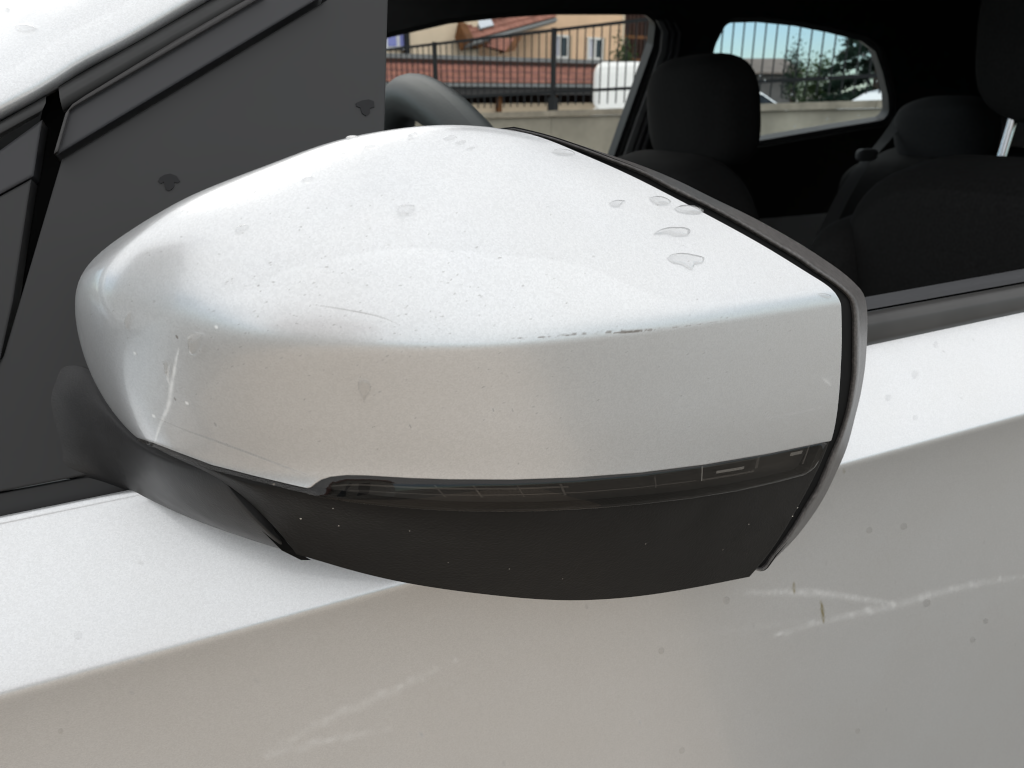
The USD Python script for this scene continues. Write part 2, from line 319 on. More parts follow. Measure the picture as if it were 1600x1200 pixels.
def side_ext(xs_, sign=1, y_mid=0.0):
    b, c = line_pts(beltL, xs_), line_pts(creaseL, xs_)
    R_ = [b] + [b + (c - b) * s for s in np.linspace(0.15, 1, 6)] + [c + A([0, 0.02 * min(h * 8, 1), -h]) for h in (0.02, 0.06, 0.15, 0.3, 0.5, 0.68)]
    g = np.stack(R_, 1)
    if sign < 0: g[..., 1] = 1.50 - g[..., 1]; g[..., 2] -= 0.10
    return g
obj('side_panel', face_out(grid_mesh(side_ext(xs2)), (1.7, -5, 0.8)), paint_plain, car, smooth=True)
obj('side_panel', face_out(grid_mesh(side_ext(np.linspace(-0.9, 2.35, 90), -1)), (0.7, 9, 0.8)), paint_plain, car, smooth=True)

# --- mouldings under the side window: lines from one side to the other
def ribbon(lines, t0=-0.2, t1=1.3, n=24, thick=None):
    """lines: ((px, py) at the left, (px, py) at the right, y plane); a surface stretched over them in order."""
    t = np.linspace(t0, t1, n); G_ = []
    for p1, p2, y in lines:
        a, b = at_y(*p1, y), at_y(*p2, y); G_.append(a + t[:, None] * (b - a))
    return np.stack(G_, 1)
def smooth_cols(G_, n=30, closed=False):
    s = np.r_[0, np.cumsum(np.linalg.norm(np.diff(G_.mean(0), axis=0), axis=1))]
    return PchipInterpolator(s, G_, axis=1)(np.linspace(0, s[-1], n))
mould = smooth_cols(ribbon([((1355, 492), (1600, 448), 0.016), ((1355, 487), (1600, 443), 0.010), ((1355, 489), (1600, 445), 0.004), ((1355, 497), (1600, 453), 0.0005), ((1355, 508), (1600, 463), -0.0015),
                ((1355, 533), (1600, 481), -0.0022), ((1355, 538.5), (1600, 486), -0.001), ((1355, 541), (1600, 489), 0.004)], -2.6, 2.0), 48)
obj('belt_moulding', face_out(grid_mesh(mould), CAM), belt_trim, car, smooth=True)
inner = smooth_cols(ribbon([((1355, 484), (1600, 440), 0.022), ((1355, 478), (1600, 434), 0.028), ((1355, 473), (1600, 429), 0.031), ((1355, 466), (1600, 422), 0.036), ((1355, 464), (1600, 420), 0.046), ((1355, 470), (1600, 426), 0.075)], -2.6, 2.0), 40)
obj('inner_window_seal', face_out(grid_mesh(inner), CAM), felt, car, smooth=True)
obj('window_slot', face_out(grid_mesh(ribbon([((1355, 482), (1600, 438), 0.026), ((1355, 500), (1600, 456), 0.024), ((1355, 505), (1600, 461), 0.010)], -2.6, 2.0)), CAM), deep_black, car)
G = ribbon([((1355, 474), (1600, 430), 0.070), ((1355, 520), (1600, 476), 0.090), ((1355, 900), (1600, 860), 0.085)], -2.6, 2.0)
obj('door_lining', grid_mesh(G), interior, car)

# --- sail panel and pillar trims: plates standing on the leaning plane of the door frame
Sn = A([0, -1.0, 0.30]); Sn /= np.linalg.norm(Sn)                        # outward normal
S0 = at_y(0, 822, 0.004)
Se1 = A([1.0, 0, 0]); Se2 = np.cross(Sn, Se1)                               # e1 x e2 = Sn
def on_S(pts, off=0.0):
    p = A(pts, float); return at_plane(p[:, 0], p[:, 1], S0 + Sn * off, Sn)
def plate(pts, off, thick):
    q = in_plane(on_S(pts, off), S0, Se1, Se2)
    poly = Polygon(q).buffer(0)
    return slab(poly, S0, Se1, Se2, off - thick, off)
sail_px = [(97, 249), (525, -8), (606, -8), (598, 290), (640, 640), (420, 770), (232, 764), (160, 742), (140, 741), (0, 768), (-120, 792), (-70, 700), (6, 556)]
sail = obj('sail_panel', plate(sail_px, 0.0, 0.006), matte_panel, car, label='matte dark grey mirror sail panel with two water stains')
obj('base_strip', plate([(-120, 795), (0, 771), (140, 744.5), (170, 752), (250, 764), (300, 760), (300, 782), (228, 773), (0, 820), (-120, 846)], -0.0015, 0.008), matte_panel, car)
# dried water stains on the panel: thin flat marks
def blob(c, rx, ry, seed, n=40):
    a = np.linspace(0, 2 * np.pi, n, endpoint=False); k = 0.8 + 0.45 * meshkit.noise(np.c_[np.cos(a) * 1.6 + 9, np.sin(a) * 1.6 + 9, np.full(n, seed * 3.7)], seed)
    return np.c_[c[0] + rx * k * np.cos(a), c[1] + ry * k * np.sin(a)]
for i, (c, poly) in enumerate((((265, 285), [(247, 283), (250, 277), (257, 273), (266, 271), (276, 275), (281, 283), (277, 286), (272, 284), (272, 291), (269, 295), (264, 298), (259, 296), (257, 290), (256, 284), (251, 287)]),
                               ((571, 168), [(556, 161), (565, 157), (576, 155), (584, 158), (585, 167), (578, 169), (578, 176), (572, 181), (566, 177), (563, 168), (557, 166)]))):
    obj('water_stain', plate(poly, 0.00035, 0.0003), stain, sail)
obj('frame_trim', plate([(84, 240), (102, 178), (112, 166), (410, -8), (506, -8), (88, 242)], 0.003, 0.012), gloss_trim, car, label='satin black strip along the top of the door frame')
obj('frame_trim_ridge', plate([(103, 176), (113, 163), (132, 150), (390, -8), (414, -8), (118, 164), (108, 172), (90, 236), (84, 240)], 0.0052, 0.006), principled('ridge_trim', (0.03, 0.028, 0.028), 0.3, bevel=0.002), car)
# black rubber between the door frame and the painted pillar, a rounded lip
def s_ribbon(lines, t0=0, t1=1, n=40):
    t = np.linspace(t0, t1, n); G_ = []
    for p1, p2, off in lines:
        a, b = on_S([p1, p2], off); G_.append(a + t[:, None] * (b - a))
    return np.stack(G_, 1)
lip = smooth_cols(s_ribbon([((100, 176), (420, -8), -0.004), ((98, 172), (408, -8), 0.004), ((94, 156), (380, -8), 0.006), ((92, 142), (356, -8), 0.004), ((92, 132), (338, -8), -0.002), ((92, 126), (328, -8), -0.012)]), 24)
obj('door_seal', face_out(grid_mesh(lip), CAM), rubber, car, smooth=True)
lip2 = smooth_cols(s_ribbon([((-60, 250), (62, 180), -0.004), ((-60, 240), (66, 172), 0.003), ((-60, 226), (72, 158), 0.003), ((-60, 222), (76, 146), -0.006)]), 20)
obj('pillar_seal', face_out(grid_mesh(lip2), CAM), rubber, car, smooth=True)
obj('shut_line', plate([(100, 128), (120, 110), (140, 108), (108, 165), (100, 180), (84, 242), (97, 250), (6, 556), (-70, 700), (-150, 700), (-60, 560), (50, 240), (72, 150)], -0.012, 0.004), deep_black, car)
obj('pillar_trim', plate([(-120, 300), (-120, 286), (0, 235), (66, 187), (52, 275), (0, 303), (-60, 336)], 0.001, 0.01), gloss_trim, car)
obj('fixed_corner_panel', plate([(-100, 362), (0, 307), (49, 280), (44, 310), (20, 470), (0, 560), (-60, 700), (-200, 700)], 0.0005, 0.01), matte_panel, car)
pil = smooth_cols(np.stack([on_S([(-420, 408), (-180, 280), (0, 193), (76, 150), (134, 114), (200, 80), (335, 0), (520, -105), (900, -300)], -0.014)]
      + [on_S([(-420 + dx, 408 + dy), (-180 + dx, 280 + dy), (0 + dx, 189 + dy), (75 + dx, 148 + dy), (133 + dx, 111 + dy), (200 + dx, 76 + dy), (333 + dx, -1 + dy), (520 + dx, -108 + dy), (900 + dx, -303 + dy)], off)
         for dx, dy, off in ((0, 0, -0.002), (-1.5, -2.5, 0.001), (-8, -14, 0.004), (-30, -55, 0.004), (-60, -110, -0.006), (-90, -160, -0.03), (-110, -190, -0.06))], 1), 60)
tt = np.linspace(0, 1, pil.shape[0]); pil = PchipInterpolator(tt, pil, axis=0)(np.linspace(0, 1, 160))
lo_d = pil[0] - pil[18]; lo_k = (pil[0][12, 0] + 0.285) / -lo_d[12, 0]; hi_d = pil[-1] - pil[-19]; hi_k = (0.50 - pil[-1][12, 0]) / hi_d[12, 0]
pil_ext = np.concatenate([(pil[0] + lo_d * lo_k * f)[None] for f in (1, .66, .33)] + [pil] + [(pil[-1] + hi_d * hi_k * f)[None] for f in (.33, .66, 1)], 0)
obj('windscreen_pillar', face_out(grid_mesh(pil_ext), CAM), paint_plain, car, smooth=True, label='silver windscreen pillar with a rain drop')
pillar_grid = pil
def S_at(x, z): return A([x, S0[1] + (z - S0[2]) * Sn[2] / -Sn[1], z])
q_ = in_plane(np.stack([S_at(-0.066, 1.088), S_at(-0.276, 0.990), S_at(-0.060, 0.990)]), S0, Se1, Se2)
obj('corner_window', slab(Polygon(q_).buffer(0), S0, Se1, Se2, -0.016, -0.012), gloss_trim, car)

# ------------------------------------------------------------------ wing mirror: one smooth body cut into cap, lamp lens and lower housing
def curve(pts, n, start_round=False):
    """A smooth curve (px, py, l) at n stations; round starts bunch stations where the surface turns away."""
    p = A(pts, float); t = np.r_[0, np.cumsum(np.linalg.norm(np.diff(p[:, :2], axis=0), axis=1))]; t /= t[-1]
    if start_round:
        s = np.sqrt(t); q = CubicSpline(s, p, bc_type='natural'); return q(np.linspace(0, 1, n))
    q = PchipInterpolator(t, p) if len(p) < 4 else CubicSpline(t, p, bc_type='natural'); return q(np.linspace(0, 1, n))
NU, NB, NT = 820, 300, 230
crease = curve([(110, 470, .915), (116, 477, .878), (138, 485, .832), (200, 500, .778), (330, 521, .708), (500, 538, .662), (650, 544, .645), (780, 541, .641), (950, 525, .655), (1130, 502, .69), (1316, 474, .757)], NU, True)
top = curve([(227, 345, .86), (287, 311, .833), (349, 284, .815), (438, 250, .798), (504, 226, .788), (600, 204, .78), (700, 195, .78), (760, 198, .782), (803, 204, .785)], NU)
top = PchipInterpolator(np.linspace(0, 1, NU), top)(np.linspace(0, 1, NU) ** 1.6)
left_t = curve([(110, 470, .915), (113, 444, .912), (127, 421, .905), (163, 388, .885), (227, 345, .86)], NT)
rim_t = curve([(1316, 474, .757), (1310, 462, .758), (1275, 433, .761), (1212, 394, .766), (1134, 350, .771), (1056, 309, .776), (978, 270, .78), (900, 236, .783), (830, 210, .785), (803, 204, .785)], NT)
bot = curve([(462, 868, .765), (520, 886, .755), (600, 907, .745), (750, 931, .74), (900, 941, .74), (1050, 927, .75), (1120, 914, .762), (1174, 903, .775)], NU)
# stations of the lower edge match the bunching of the crease
sgrid = np.linspace(0, 1, NU)
bot = PchipInterpolator(np.linspace(0, 1, NU), bot)(sgrid ** 1.6)
rim_b = curve([(1316, 474, .757), (1317, 520, .755), (1315, 580, .753), (1310, 640, .752), (1301, 686, .754), (1280, 738, .757), (1245, 803, .762), (1204, 867, .77), (1174, 903, .775)], NB)
left = curve([(110, 470, .915), (113, 510, .916), (122, 555, .914), (150, 620, .902), (200, 684, .875), (267, 717, .825), (318, 739, .788), (400, 800, .774), (462, 868, .765)], NB)
def coons(c0, c1, d0, d1, nv, prof, round_p=None):
    """c0, c1: curves along u at v = 0, 1; d0, d1: curves along v at u = 0, 1. prof(v) says how depth runs from c0 to c1."""
    u = np.linspace(0, 1, NU) ** 1.6; v_ = np.linspace(0, 1, nv); g = prof(v_)
    ruled = (1 - v_)[None, :, None] * c0[:, None] + v_[None, :, None] * c1[:, None]
    rnd = 1 - np.sqrt(np.clip(1 - v_ * v_, 0, 1)) if round_p is None else v_ ** round_p; wl_u = np.clip(1 - (np.linspace(0, 1, NU) ** 1.6 - 0.03) / 0.30, 0, 1)[:, None] ** 1.3
    gg = g[None] * (1 - wl_u) + rnd[None] * wl_u
    ruled[..., 2] = (1 - gg) * c0[:, 2:3] + gg * c1[:, 2:3]
    L = d0 - ruled[0]; R_ = d1 - ruled[-1]
    return ruled + (1 - u)[:, None, None] * L[None] + u[:, None, None] * R_[None]
low = coons(crease, bot, left, rim_b, NB, lambda v_: 0.36 * v_ + 0.64 * v_ ** 2.5, 1.6)
low[..., 2] -= 0.0
upp = coons(crease, top, left_t, rim_t, NT, lambda w: 0.42 * w + 0.26 * w ** 2 + 0.32 * (1 - np.sqrt(np.clip(1 - w * w, 0, 1))))
grid = np.concatenate([low[:, ::-1], upp[:, 1:]], 1)                      # from the lower edge up over the crease to the top
JC = NB - 1
P3 = at_l(grid[..., 0], grid[..., 1], grid[..., 2])
# roll the crease: sharp near the glass, ever softer towards the front
su = np.linspace(0, 1, NU) ** 1.6
sig = np.interp(su, [0, 0.06, 0.15, 0.3, 0.45, 0.6, 1.0], [40, 34, 20, 10, 5, 2.4, 1.6])
jj = np.arange(P3.shape[1])
out = P3.copy(); levels = [0] + [1.2 * 1.25 ** k for k in range(17)]
stack = [P3] + [gaussian_filter1d(P3, s, axis=1, mode='nearest') for s in levels[1:]]
for i in range(NU):
    k = np.searchsorted(levels, sig[i]) ; k = min(max(k, 1), len(levels) - 1)
    f = (sig[i] - levels[k - 1]) / (levels[k] - levels[k - 1]); b = stack[k - 1][i] * (1 - f) + stack[k][i] * f
    m = np.exp(-((jj - JC) / (4.2 * sig[i])) ** 4)[:, None]; out[i] = P3[i] * (1 - m) + b * m
P3 = gaussian_filter1d(out, 2.0, axis=0, mode='nearest')
sigu = np.interp(np.arange(NU), [0, 12, 60, 140, 220], [2, 8, 10, 6, 2]); lev = [2.0 * 1.3 ** k for k in range(11)]
stk = [P3] + [gaussian_filter1d(P3, s_, axis=0, mode='nearest') for s_ in lev[1:]]; out = P3.copy()
for i in range(240):
    k = min(max(np.searchsorted(lev, sigu[i]), 1), len(lev) - 1); f = np.clip((sigu[i] - lev[k - 1]) / (lev[k] - lev[k - 1]), 0, 1); out[i] = stk[k - 1][i] * (1 - f) + stk[k][i] * f
P3 = out
PX = to_px(P3)
Nrm = np.cross(np.gradient(P3, axis=0), np.gradient(P3, axis=1)); Nrm /= np.linalg.norm(Nrm, axis=-1, keepdims=True) + 1e-20
if np.einsum('ijk,ijk->ij', Nrm, CAM - P3)[NU // 2, NB].sum() < 0: Nrm = -Nrm
trim1 = A([(100, 620), (150, 640), (203, 680), (240, 692), (330, 726), (400, 744), (455, 757), (478, 762), (484, 760), (490, 755), (500, 748.5), (515, 744), (540, 741.5), (570, 742), (640, 746), (700, 748), (800, 748.5), (900, 745), (1000, 737.5), (1100, 725), (1200, 708), (1290, 689.5), (1340, 679)])
trim2 = A([(100, 630), (203, 681), (330, 727), (455, 758), (478, 763), (488, 767), (510, 775), (560, 785), (630, 793), (700, 798), (780, 800), (850, 799), (930, 795), (1000, 789), (1080, 780), (1150, 769), (1210, 756), (1255, 744), (1268, 735), (1276, 716), (1284, 694), (1290, 690), (1340, 680)])
def crossing(tr):
    """For each column the (fractional) row where the body crosses the trim line."""
    y = np.interp(PX[..., 0], tr[:, 0], tr[:, 1]); s = PX[..., 1] - y; rows_ = np.zeros(NU)
    for i in range(NU):
        k = np.nonzero((s[i, :-1] >= 0) & (s[i, 1:] < 0))[0]; k = k[k < JC]
        rows_[i] = 0 if len(k) == 0 else k[-1] + s[i, k[-1]] / (s[i, k[-1]] - s[i, k[-1] + 1])
    return rows_
r1, r2 = crossing(trim1), np.minimum(crossing(trim2), crossing(trim1))
def resample(r_lo, r_hi, n, off=0.0, Gd=None):
    Gd = P3 if Gd is None else Gd
    t = r_lo[:, None] + (r_hi - r_lo)[:, None] * np.linspace(0, 1, n)[None]
    k = np.clip(np.floor(t).astype(int), 0, P3.shape[1] - 2); f = (t - k)[..., None]; i = np.arange(NU)[:, None]
    return Gd[i, k] * (1 - f) + Gd[i, k + 1] * f + off * (Nrm[i, k] * (1 - f) + Nrm[i, k + 1] * f)
inward = A([0.0, 1.0, 0.0])
def with_lips(Gd, r=0.0007, depth=0.005, sides='lrbt', n=5):
    """Folds the open edges of a shell inwards over a small radius, so that it has a thickness that one can see."""
    Gd = Gd.copy()
    nr = np.cross(np.gradient(Gd, axis=0), np.gradient(Gd, axis=1)); nr /= np.linalg.norm(nr, axis=-1, keepdims=True) + 1e-20
    c = Gd[Gd.shape[0] // 2, Gd.shape[1] // 2]
    if nr[Gd.shape[0] // 2, Gd.shape[1] // 2] @ (CAM - c) < 0: nr = -nr
    def fold(edge, nxt, nn):
        t = edge - nxt; t /= np.linalg.norm(t, axis=-1, keepdims=True) + 1e-20
        o = [edge + t * r * math.sin(a) - nn * r * (1 - math.cos(a)) for a in np.linspace(0, math.pi / 2, n)[1:]]
        o.append(o[-1] - nn * depth); return o
    st = max(1, 1)
    if 't' in sides: f = fold(Gd[:, -1], Gd[:, -3], nr[:, -2]); Gd = np.concatenate([Gd] + [x[:, None] for x in f], 1); nr = np.concatenate([nr] + [nr[:, -1:]] * len(f), 1)
    if 'b' in sides: f = fold(Gd[:, 0], Gd[:, 2], nr[:, 1]); Gd = np.concatenate([x[:, None] for x in f[::-1]] + [Gd], 1); nr = np.concatenate([nr[:, :1]] * len(f) + [nr], 1)
    if 'r' in sides: f = fold(Gd[-1], Gd[-3], nr[-2]); Gd = np.concatenate([Gd] + [x[None] for x in f], 0); nr = np.concatenate([nr] + [nr[-1:]] * len(f), 0)
    return Gd
CAPN = 420
full = np.full(NU, P3.shape[1] - 1.0)
cap_g = resample(r1, full, CAPN)
# behind the skyline of the cap its skin runs on down to the glass housing
back = []
e = cap_g[:, -1]; d_in = (e - CAM) / np.linalg.norm(e - CAM, axis=1, keepdims=True)
fade = np.clip((1 - np.linspace(0, 1, NU) ** 1.6) / 0.12, 0.05, 1)[:, None]
for a, b_ in ((0.003, 0.0002), (0.007, 0.0012), (0.013, 0.004), (0.02, 0.010)): back.append(e + (d_in * a - A([0, 0, 1]) * b_) * fade)
cap_full = np.concatenate([cap_g] + [x[:, None] for x in back], 1)
cap_full = with_lips(cap_full, r=0.0006, depth=0.004, sides='br')
cpx = to_px(cap_full)
mk = np.zeros(cap_full.shape)
def add(ch, val): mk[..., ch] = np.maximum(mk[..., ch], val)
# chipped edge, scratches, scuffs
cpn = patchy(cap_full, 900, 5, 0.42, 0.58)
add(0, stroke(cpx, [(800, 529), (850, 527), (900, 522), (950, 519), (1010, 516), (1050, 512), (1120, 503)], 3.4, 0.7) * cpn * 0.85)
add(0, stroke(cpx, [(960, 520), (990, 518), (1012, 516)], 3.6, 0.6) * patchy(cap_full, 1400, 6, 0.4, 0.5) * 0.9)
add(0, stroke(cpx, [(490, 476), (540, 484), (590, 494), (625, 508)], 1.5, 0.8) * 0.55)
add(0, stroke(cpx, [(247, 654), (290, 672), (340, 690), (400, 712), (450, 731), (480, 742)], 2.6, 0.8) * 0.55)
add(0, stroke(cpx, [(1205, 654), (1240, 646), (1300, 634)], 1.4, 0.8) * 0.35); add(0, stroke(cpx, [(1196, 644), (1207, 656)], 1.6) * 0.35)
add(1, stroke(cpx, [(279, 545), (270, 590), (264, 630), (250, 665), (242, 690)], 5.2, 0.9) * 0.55 * (0.5 + 0.5 * patchy(cap_full, 700, 8)))
add(1, stroke(cpx, [(265, 570), (262, 590), (266, 602)], 3, 0.8) * 0.35)
add(1, stroke(cpx, [(1285, 590), (1298, 602)], 3, 0.9) * 0.2)
for (x, y, r, k) in ((276, 526, 2.6, 0.9), (336, 663, 2.6, 0.6), (273, 623, 2, 0.7), (800, 640, 1.8, 0.5), (355, 695, 1.6, 0.6), (212, 552, 2.4, 0.4), (640, 665, 1.6, 0.6), (770, 640, 1.8, 0.6)):
    add(0, stroke(cpx, [(x - 1, y - 2), (x + 2, y + 3)], r, 0.6) * k)
for (x, y) in ((211, 552), (338, 511), (292, 630), (240, 650)): add(1, stroke(cpx, [(x - 2, y - 2), (x + 2, y + 2)], 3, 0.7) * 0.6)
spk = RNG.normal(size=(520, 2)) * A([190, 75]) + A([560, 500]); spk = np.vstack([spk, np.c_[RNG.uniform(180, 1290, 260), RNG.uniform(300, 740, 260)]])[::2]
for x, y in spk:
    r = RNG.uniform(0.9, 1.9); add(0, stroke(cpx, [(x, y), (x + RNG.uniform(1, 5), y - RNG.uniform(0, 2.5))], r, 0.7) * RNG.uniform(0.15, 0.6))
mirror = tag(UsdGeom.Xform.Define(stage, numbered(car.GetPath().pathString, 'wing_mirror')).GetPrim(), 'folded left wing mirror with silver cap and black housing')
cap = obj('mirror_cap', face_out(grid_mesh(cap_full), CAM), paint, mirror, smooth=True, marks=mk.reshape(-1, 3), label='silver mirror cap with dirt specks, chipped edge and rain drops')

# lower housing
zero = np.zeros(NU)
hk = np.clip((r2 - 0) / 1, 0, 1)
hous = resample(zero, np.maximum(r2 - 0.2, 0.01), 200, off=-0.0007)
under = []
e = hous[:, 0]; dn = (e - CAM) / np.linalg.norm(e - CAM, axis=1, keepdims=True)
for a, b_ in ((0.003, -0.0002), (0.008, -0.0015), (0.016, -0.006), (0.024, -0.014)): under.append((e + dn * a - A([0, 0, 1]) * b_)[:, None])
hous = np.concatenate(under[::-1] + [hous], 1)
hous = with_lips(hous, r=0.0006, depth=0.004, sides='tr')
obj('lower_housing', face_out(grid_mesh(hous[::2]), CAM), grain_black, mirror, smooth=True)
hp = to_px(hous).reshape(-1, 2); hv = hous.reshape(-1, 3); ht = cKDTree(hp); sp_ = []
for x, y, r in ((428, 757, 1.9), (470, 811, 1.6), (530, 822, 1.1), (520, 795, 1.0), (1240, 808, 1.6), (1256, 801, 1.3), (796, 890, 1.0), (1170, 820, 1.0), (640, 830, .9), (1010, 850, .9), (880, 905, .8), (700, 880, .8), (1130, 860, .9)):
    k_ = min(ht.query((x, y), 6)[1], key=lambda q_: np.linalg.norm(hv[q_] - CAM)); m_ = trimesh.creation.icosphere(1, radius=0.00017 * r); m_.vertices = m_.vertices * A([1.3, 0.6, 0.9]) + hv[k_]; sp_.append(m_)
obj('dust_specks', join(sp_), principled('dust', (0.42, 0.39, 0.34), 0.9), mirror, kind='stuff')
# turn-signal lamp: a smoked lens over a stepped grey reflector
sel = (r1 - r2) > 0.6
i0, i1 = np.nonzero(sel)[0][[0, -1]]
lens = resample(r2, r1, 40, off=-0.0004)[i0:i1 + 1]
w = np.linspace(-1, 1, 40)
k = np.arange(NU)[i0:i1 + 1]
lens = lens + (Nrm[k][:, :1] * 0.0017 * np.sqrt(np.clip(1 - w ** 2, 0, 1))[None, :, None])
obj('turn_signal_lens', face_out(grid_mesh(lens), CAM), lens_m, mirror, smooth=True, label='smoked turn signal lens under the mirror cap')
refl = resample(r2, r1, 40, off=-0.0042)[i0:i1 + 1]
obj('turn_signal_housing', face_out(grid_mesh(refl[::3]), CAM), principled('lamp_inner', (0.018, 0.017, 0.016), 0.35), mirror, smooth=True)
lamp_grey = principled('lamp_reflector', (0.11, 0.105, 0.10), 0.25, metallic=0.5); lamp_bright = principled('lamp_bright', (0.45, 0.45, 0.44), 0.15, metallic=0.7)
def lens_patch(x0, x1, a, b, off, n=40, m=6):
    lp = to_px(lens[:, 20])[:, 0]; q = np.interp(np.linspace(x0, x1, n), lp, np.arange(len(lp)))
    t = np.linspace(a, b, m); g = resample(r2, r1, 40, off=off)[i0:i1 + 1]
    qi = np.clip(q.astype(int), 0, len(lp) - 1); return np.stack([g[qi, int(round(s * 39))] for s in t], 1)
for x0, x1, a_, b_, o_ in ((540, 1100, .40, .425, -.0022), (600, 1030, .50, .515, -.0026), (520, 900, .60, .63, -.0022), (640, 1098, .69, .70, -.0028), (980, 1250, .30, .315, -.0024)):
    obj('light_guide', face_out(grid_mesh(lens_patch(x0, x1, a_, b_, o_, 160, 3)), CAM), lamp_grey, mirror, smooth=True)
for x in (692, 752, 820, 888, 1034): obj('guide_divider', face_out(grid_mesh(lens_patch(x, x + 2.0, 0.36, 0.72, -0.0020, 4)), CAM), lamp_grey, mirror)
for x0, x1, a_, b_, m_ in ((1107, 1110, .42, .84, lamp_bright), (1110, 1192, .42, .45, lamp_grey), (1110, 1196, .80, .83, lamp_grey), (1192, 1195, .5, .84, lamp_grey), (1130, 1174, .57, .65, lamp_bright),
                           (1243, 1262, .66, .78, lamp_bright), (1268, 1271, .30, .93, lamp_grey), (1200, 1268, .90, .94, lamp_grey)):
    obj('lamp_reflector', face_out(grid_mesh(lens_patch(x0, x1, a_, b_, -0.0018, 20, 4)), CAM), m_, mirror, smooth=True)
# the frame round the glass and the dark gap before it, closed rings on planes behind the cap
vis_in = [(803, 201), (850, 212), (900, 228), (950, 247), (1003, 268), (1056, 296), (1119, 327), (1165, 353), (1212, 381), (1250, 404), (1275, 422), (1310, 446), (1325, 459), (1331, 466), (1335, 480), (1336.5, 500), (1336, 575), (1330, 625), (1315, 680), (1301, 712), (1282, 758), (1263, 790), (1236, 834), (1210, 868), (1190, 890)]
vis_out = [(803, 199.5), (850, 209), (900, 224.5), (950, 241), (1003, 259), (1056, 281), (1119, 312), (1165, 334), (1212, 359), (1250, 381), (1275, 397), (1318, 427), (1338, 445), (1348, 457), (1353.5, 473), (1355.5, 500), (1353, 560), (1346, 610), (1336, 652), (1324, 697), (1305, 742), (1286, 780), (1245, 838), (1212, 872), (1190, 893)]
hid = [(1150, 880), (1000, 890), (800, 880), (600, 850), (450, 800), (330, 700), (260, 600), (240, 500), (270, 420), (350, 340), (450, 280), (550, 245), (650, 220), (740, 208)]
def closed(pts, n=420):
    p = A(pts + [pts[0]], float); t = np.r_[0, np.cumsum(np.linalg.norm(np.diff(p, axis=0), axis=1))]; t /= t[-1]
    q = PchipInterpolator(t, p)(np.linspace(0, 1, n)); return q
def shrink(p, k):  # moves a ring of pixels towards its middle
    c = A([790, 560]); d = c - p; return p + d / np.linalg.norm(d, axis=1, keepdims=True) * k
nI = len(vis_in)
ci = A(vis_in + hid, float); co = A(vis_out + hid, float)
def ring(prs):
    G_ = []
    for p, l in prs:
        q = closed([tuple(x) for x in p]); G_.append(at_l(q[:, 0], q[:, 1], np.full(len(q), l)))
    return np.stack(G_, 1)
mid = 0.5 * ci + 0.5 * co
fr = ring([(shrink(ci, 12), .815), (shrink(ci, 3), .795), (ci, .792), (0.85 * ci + 0.15 * co, .794), (mid, .818), (0.12 * ci + 0.88 * co, .846), (co, .856), (shrink(co, 1.2), .866), (shrink(co, 10), .89), (shrink(co, 40), .892)])
obj('glass_frame', face_out(grid_mesh(smooth_cols(fr, 40)), (-0.2, -2, 3)), frame_black, mirror, smooth=True, label='grey black frame round the mirror glass')
gp = ring([(shrink(ci, 26), .775), (shrink(ci, 17), .785), (shrink(ci, 6), .797), (shrink(ci, -3), .803)])
obj('frame_gap', face_out(grid_mesh(gp), (-0.2, -2, 3)), deep_black, mirror, smooth=True)
q = closed([tuple(x) for x in shrink(co, 38)], 160); gl = at_l(q[:, 0], q[:, 1], np.full(len(q), .888))
e1, e2 = A([1.0, 0, 0]), A([0, 0, 1.0]); o = A([0, gl[0, 1], 0])
obj('mirror_glass', slab(Polygon(in_plane(gl, o, e1, e2)).buffer(0), o, e1, e2, -0.001, 0.0), mirror_m, mirror)
# black foot that carries the mirror: flows out of the sail panel to the fold joint
def lS(px, py): return (on_S([(px, py)])[0][1] + D) / D
def foot_row(pts): return [(x, y, lS(x, y) + l if rel else l) for x, y, l, rel in pts]
foot_rows = [foot_row(r_) for r_ in (
    [(-30, 555, .006, 1), (35, 560, .004, 1), (75, 564, .002, 1), (110, 568, .001, 1), (150, 580, -.004, 1), (205, 640, 1.0, 0), (270, 695, .90, 0), (330, 724, .81, 0)],
    [(-30, 590, .006, 1), (35, 592, .002, 1), (75, 592, .003, 1), (110, 592, -.006, 1), (150, 604, -.028, 1), (205, 664, .955, 0), (272, 707, .865, 0), (340, 732, .795, 0)],
    [(-30, 620, .006, 1), (35, 620, .001, 1), (75, 620, .0015, 1), (110, 624, -.013, 1), (150, 640, -.052, 1), (205, 690, .92, 0), (275, 724, .838, 0), (352, 744, .784, 0)],
    [(-30, 650, .006, 1), (35, 650, .001, 1), (75, 652, .002, 1), (110, 662, -.009, 1), (150, 682, -.040, 1), (208, 716, .938, 0), (280, 750, .838, 0), (368, 768, .774, 0)],
    [(-30, 690, .006, 1), (35, 690, .002, 1), (75, 692, .003, 1), (112, 702, -.003, 1), (155, 720, -.020, 1), (215, 744, .962, 0), (292, 780, .850, 0), (402, 806, .770, 0)],
    [(-30, 725, .006, 1), (35, 725, .004, 1), (78, 728, .002, 1), (118, 733, -.001, 1), (165, 744, -.008, 1), (228, 768, .976, 0), (310, 806, .868, 0), (440, 842, .776, 0)],
    [(-30, 745, .010, 1), (35, 745, .008, 1), (85, 745, .006, 1), (130, 746, .004, 1), (175, 757, -.002, 1), (240, 784, .982, 0), (335, 826, .888, 0), (466, 869, .79, 0)],
    [(-30, 750, .02, 1), (35, 750, .02, 1), (85, 750, .02, 1), (130, 750, .02, 1), (175, 759, .02, 1), (240, 785, 1.03, 0), (335, 824, .95, 0), (466, 865, .86, 0)])]
F_ = A(foot_rows, float)
fg = at_l(F_[..., 0], F_[..., 1], F_[..., 2])
fg = CubicSpline(np.linspace(0, 1, 8), fg, axis=1, bc_type='natural')(np.linspace(0, 1, 140))
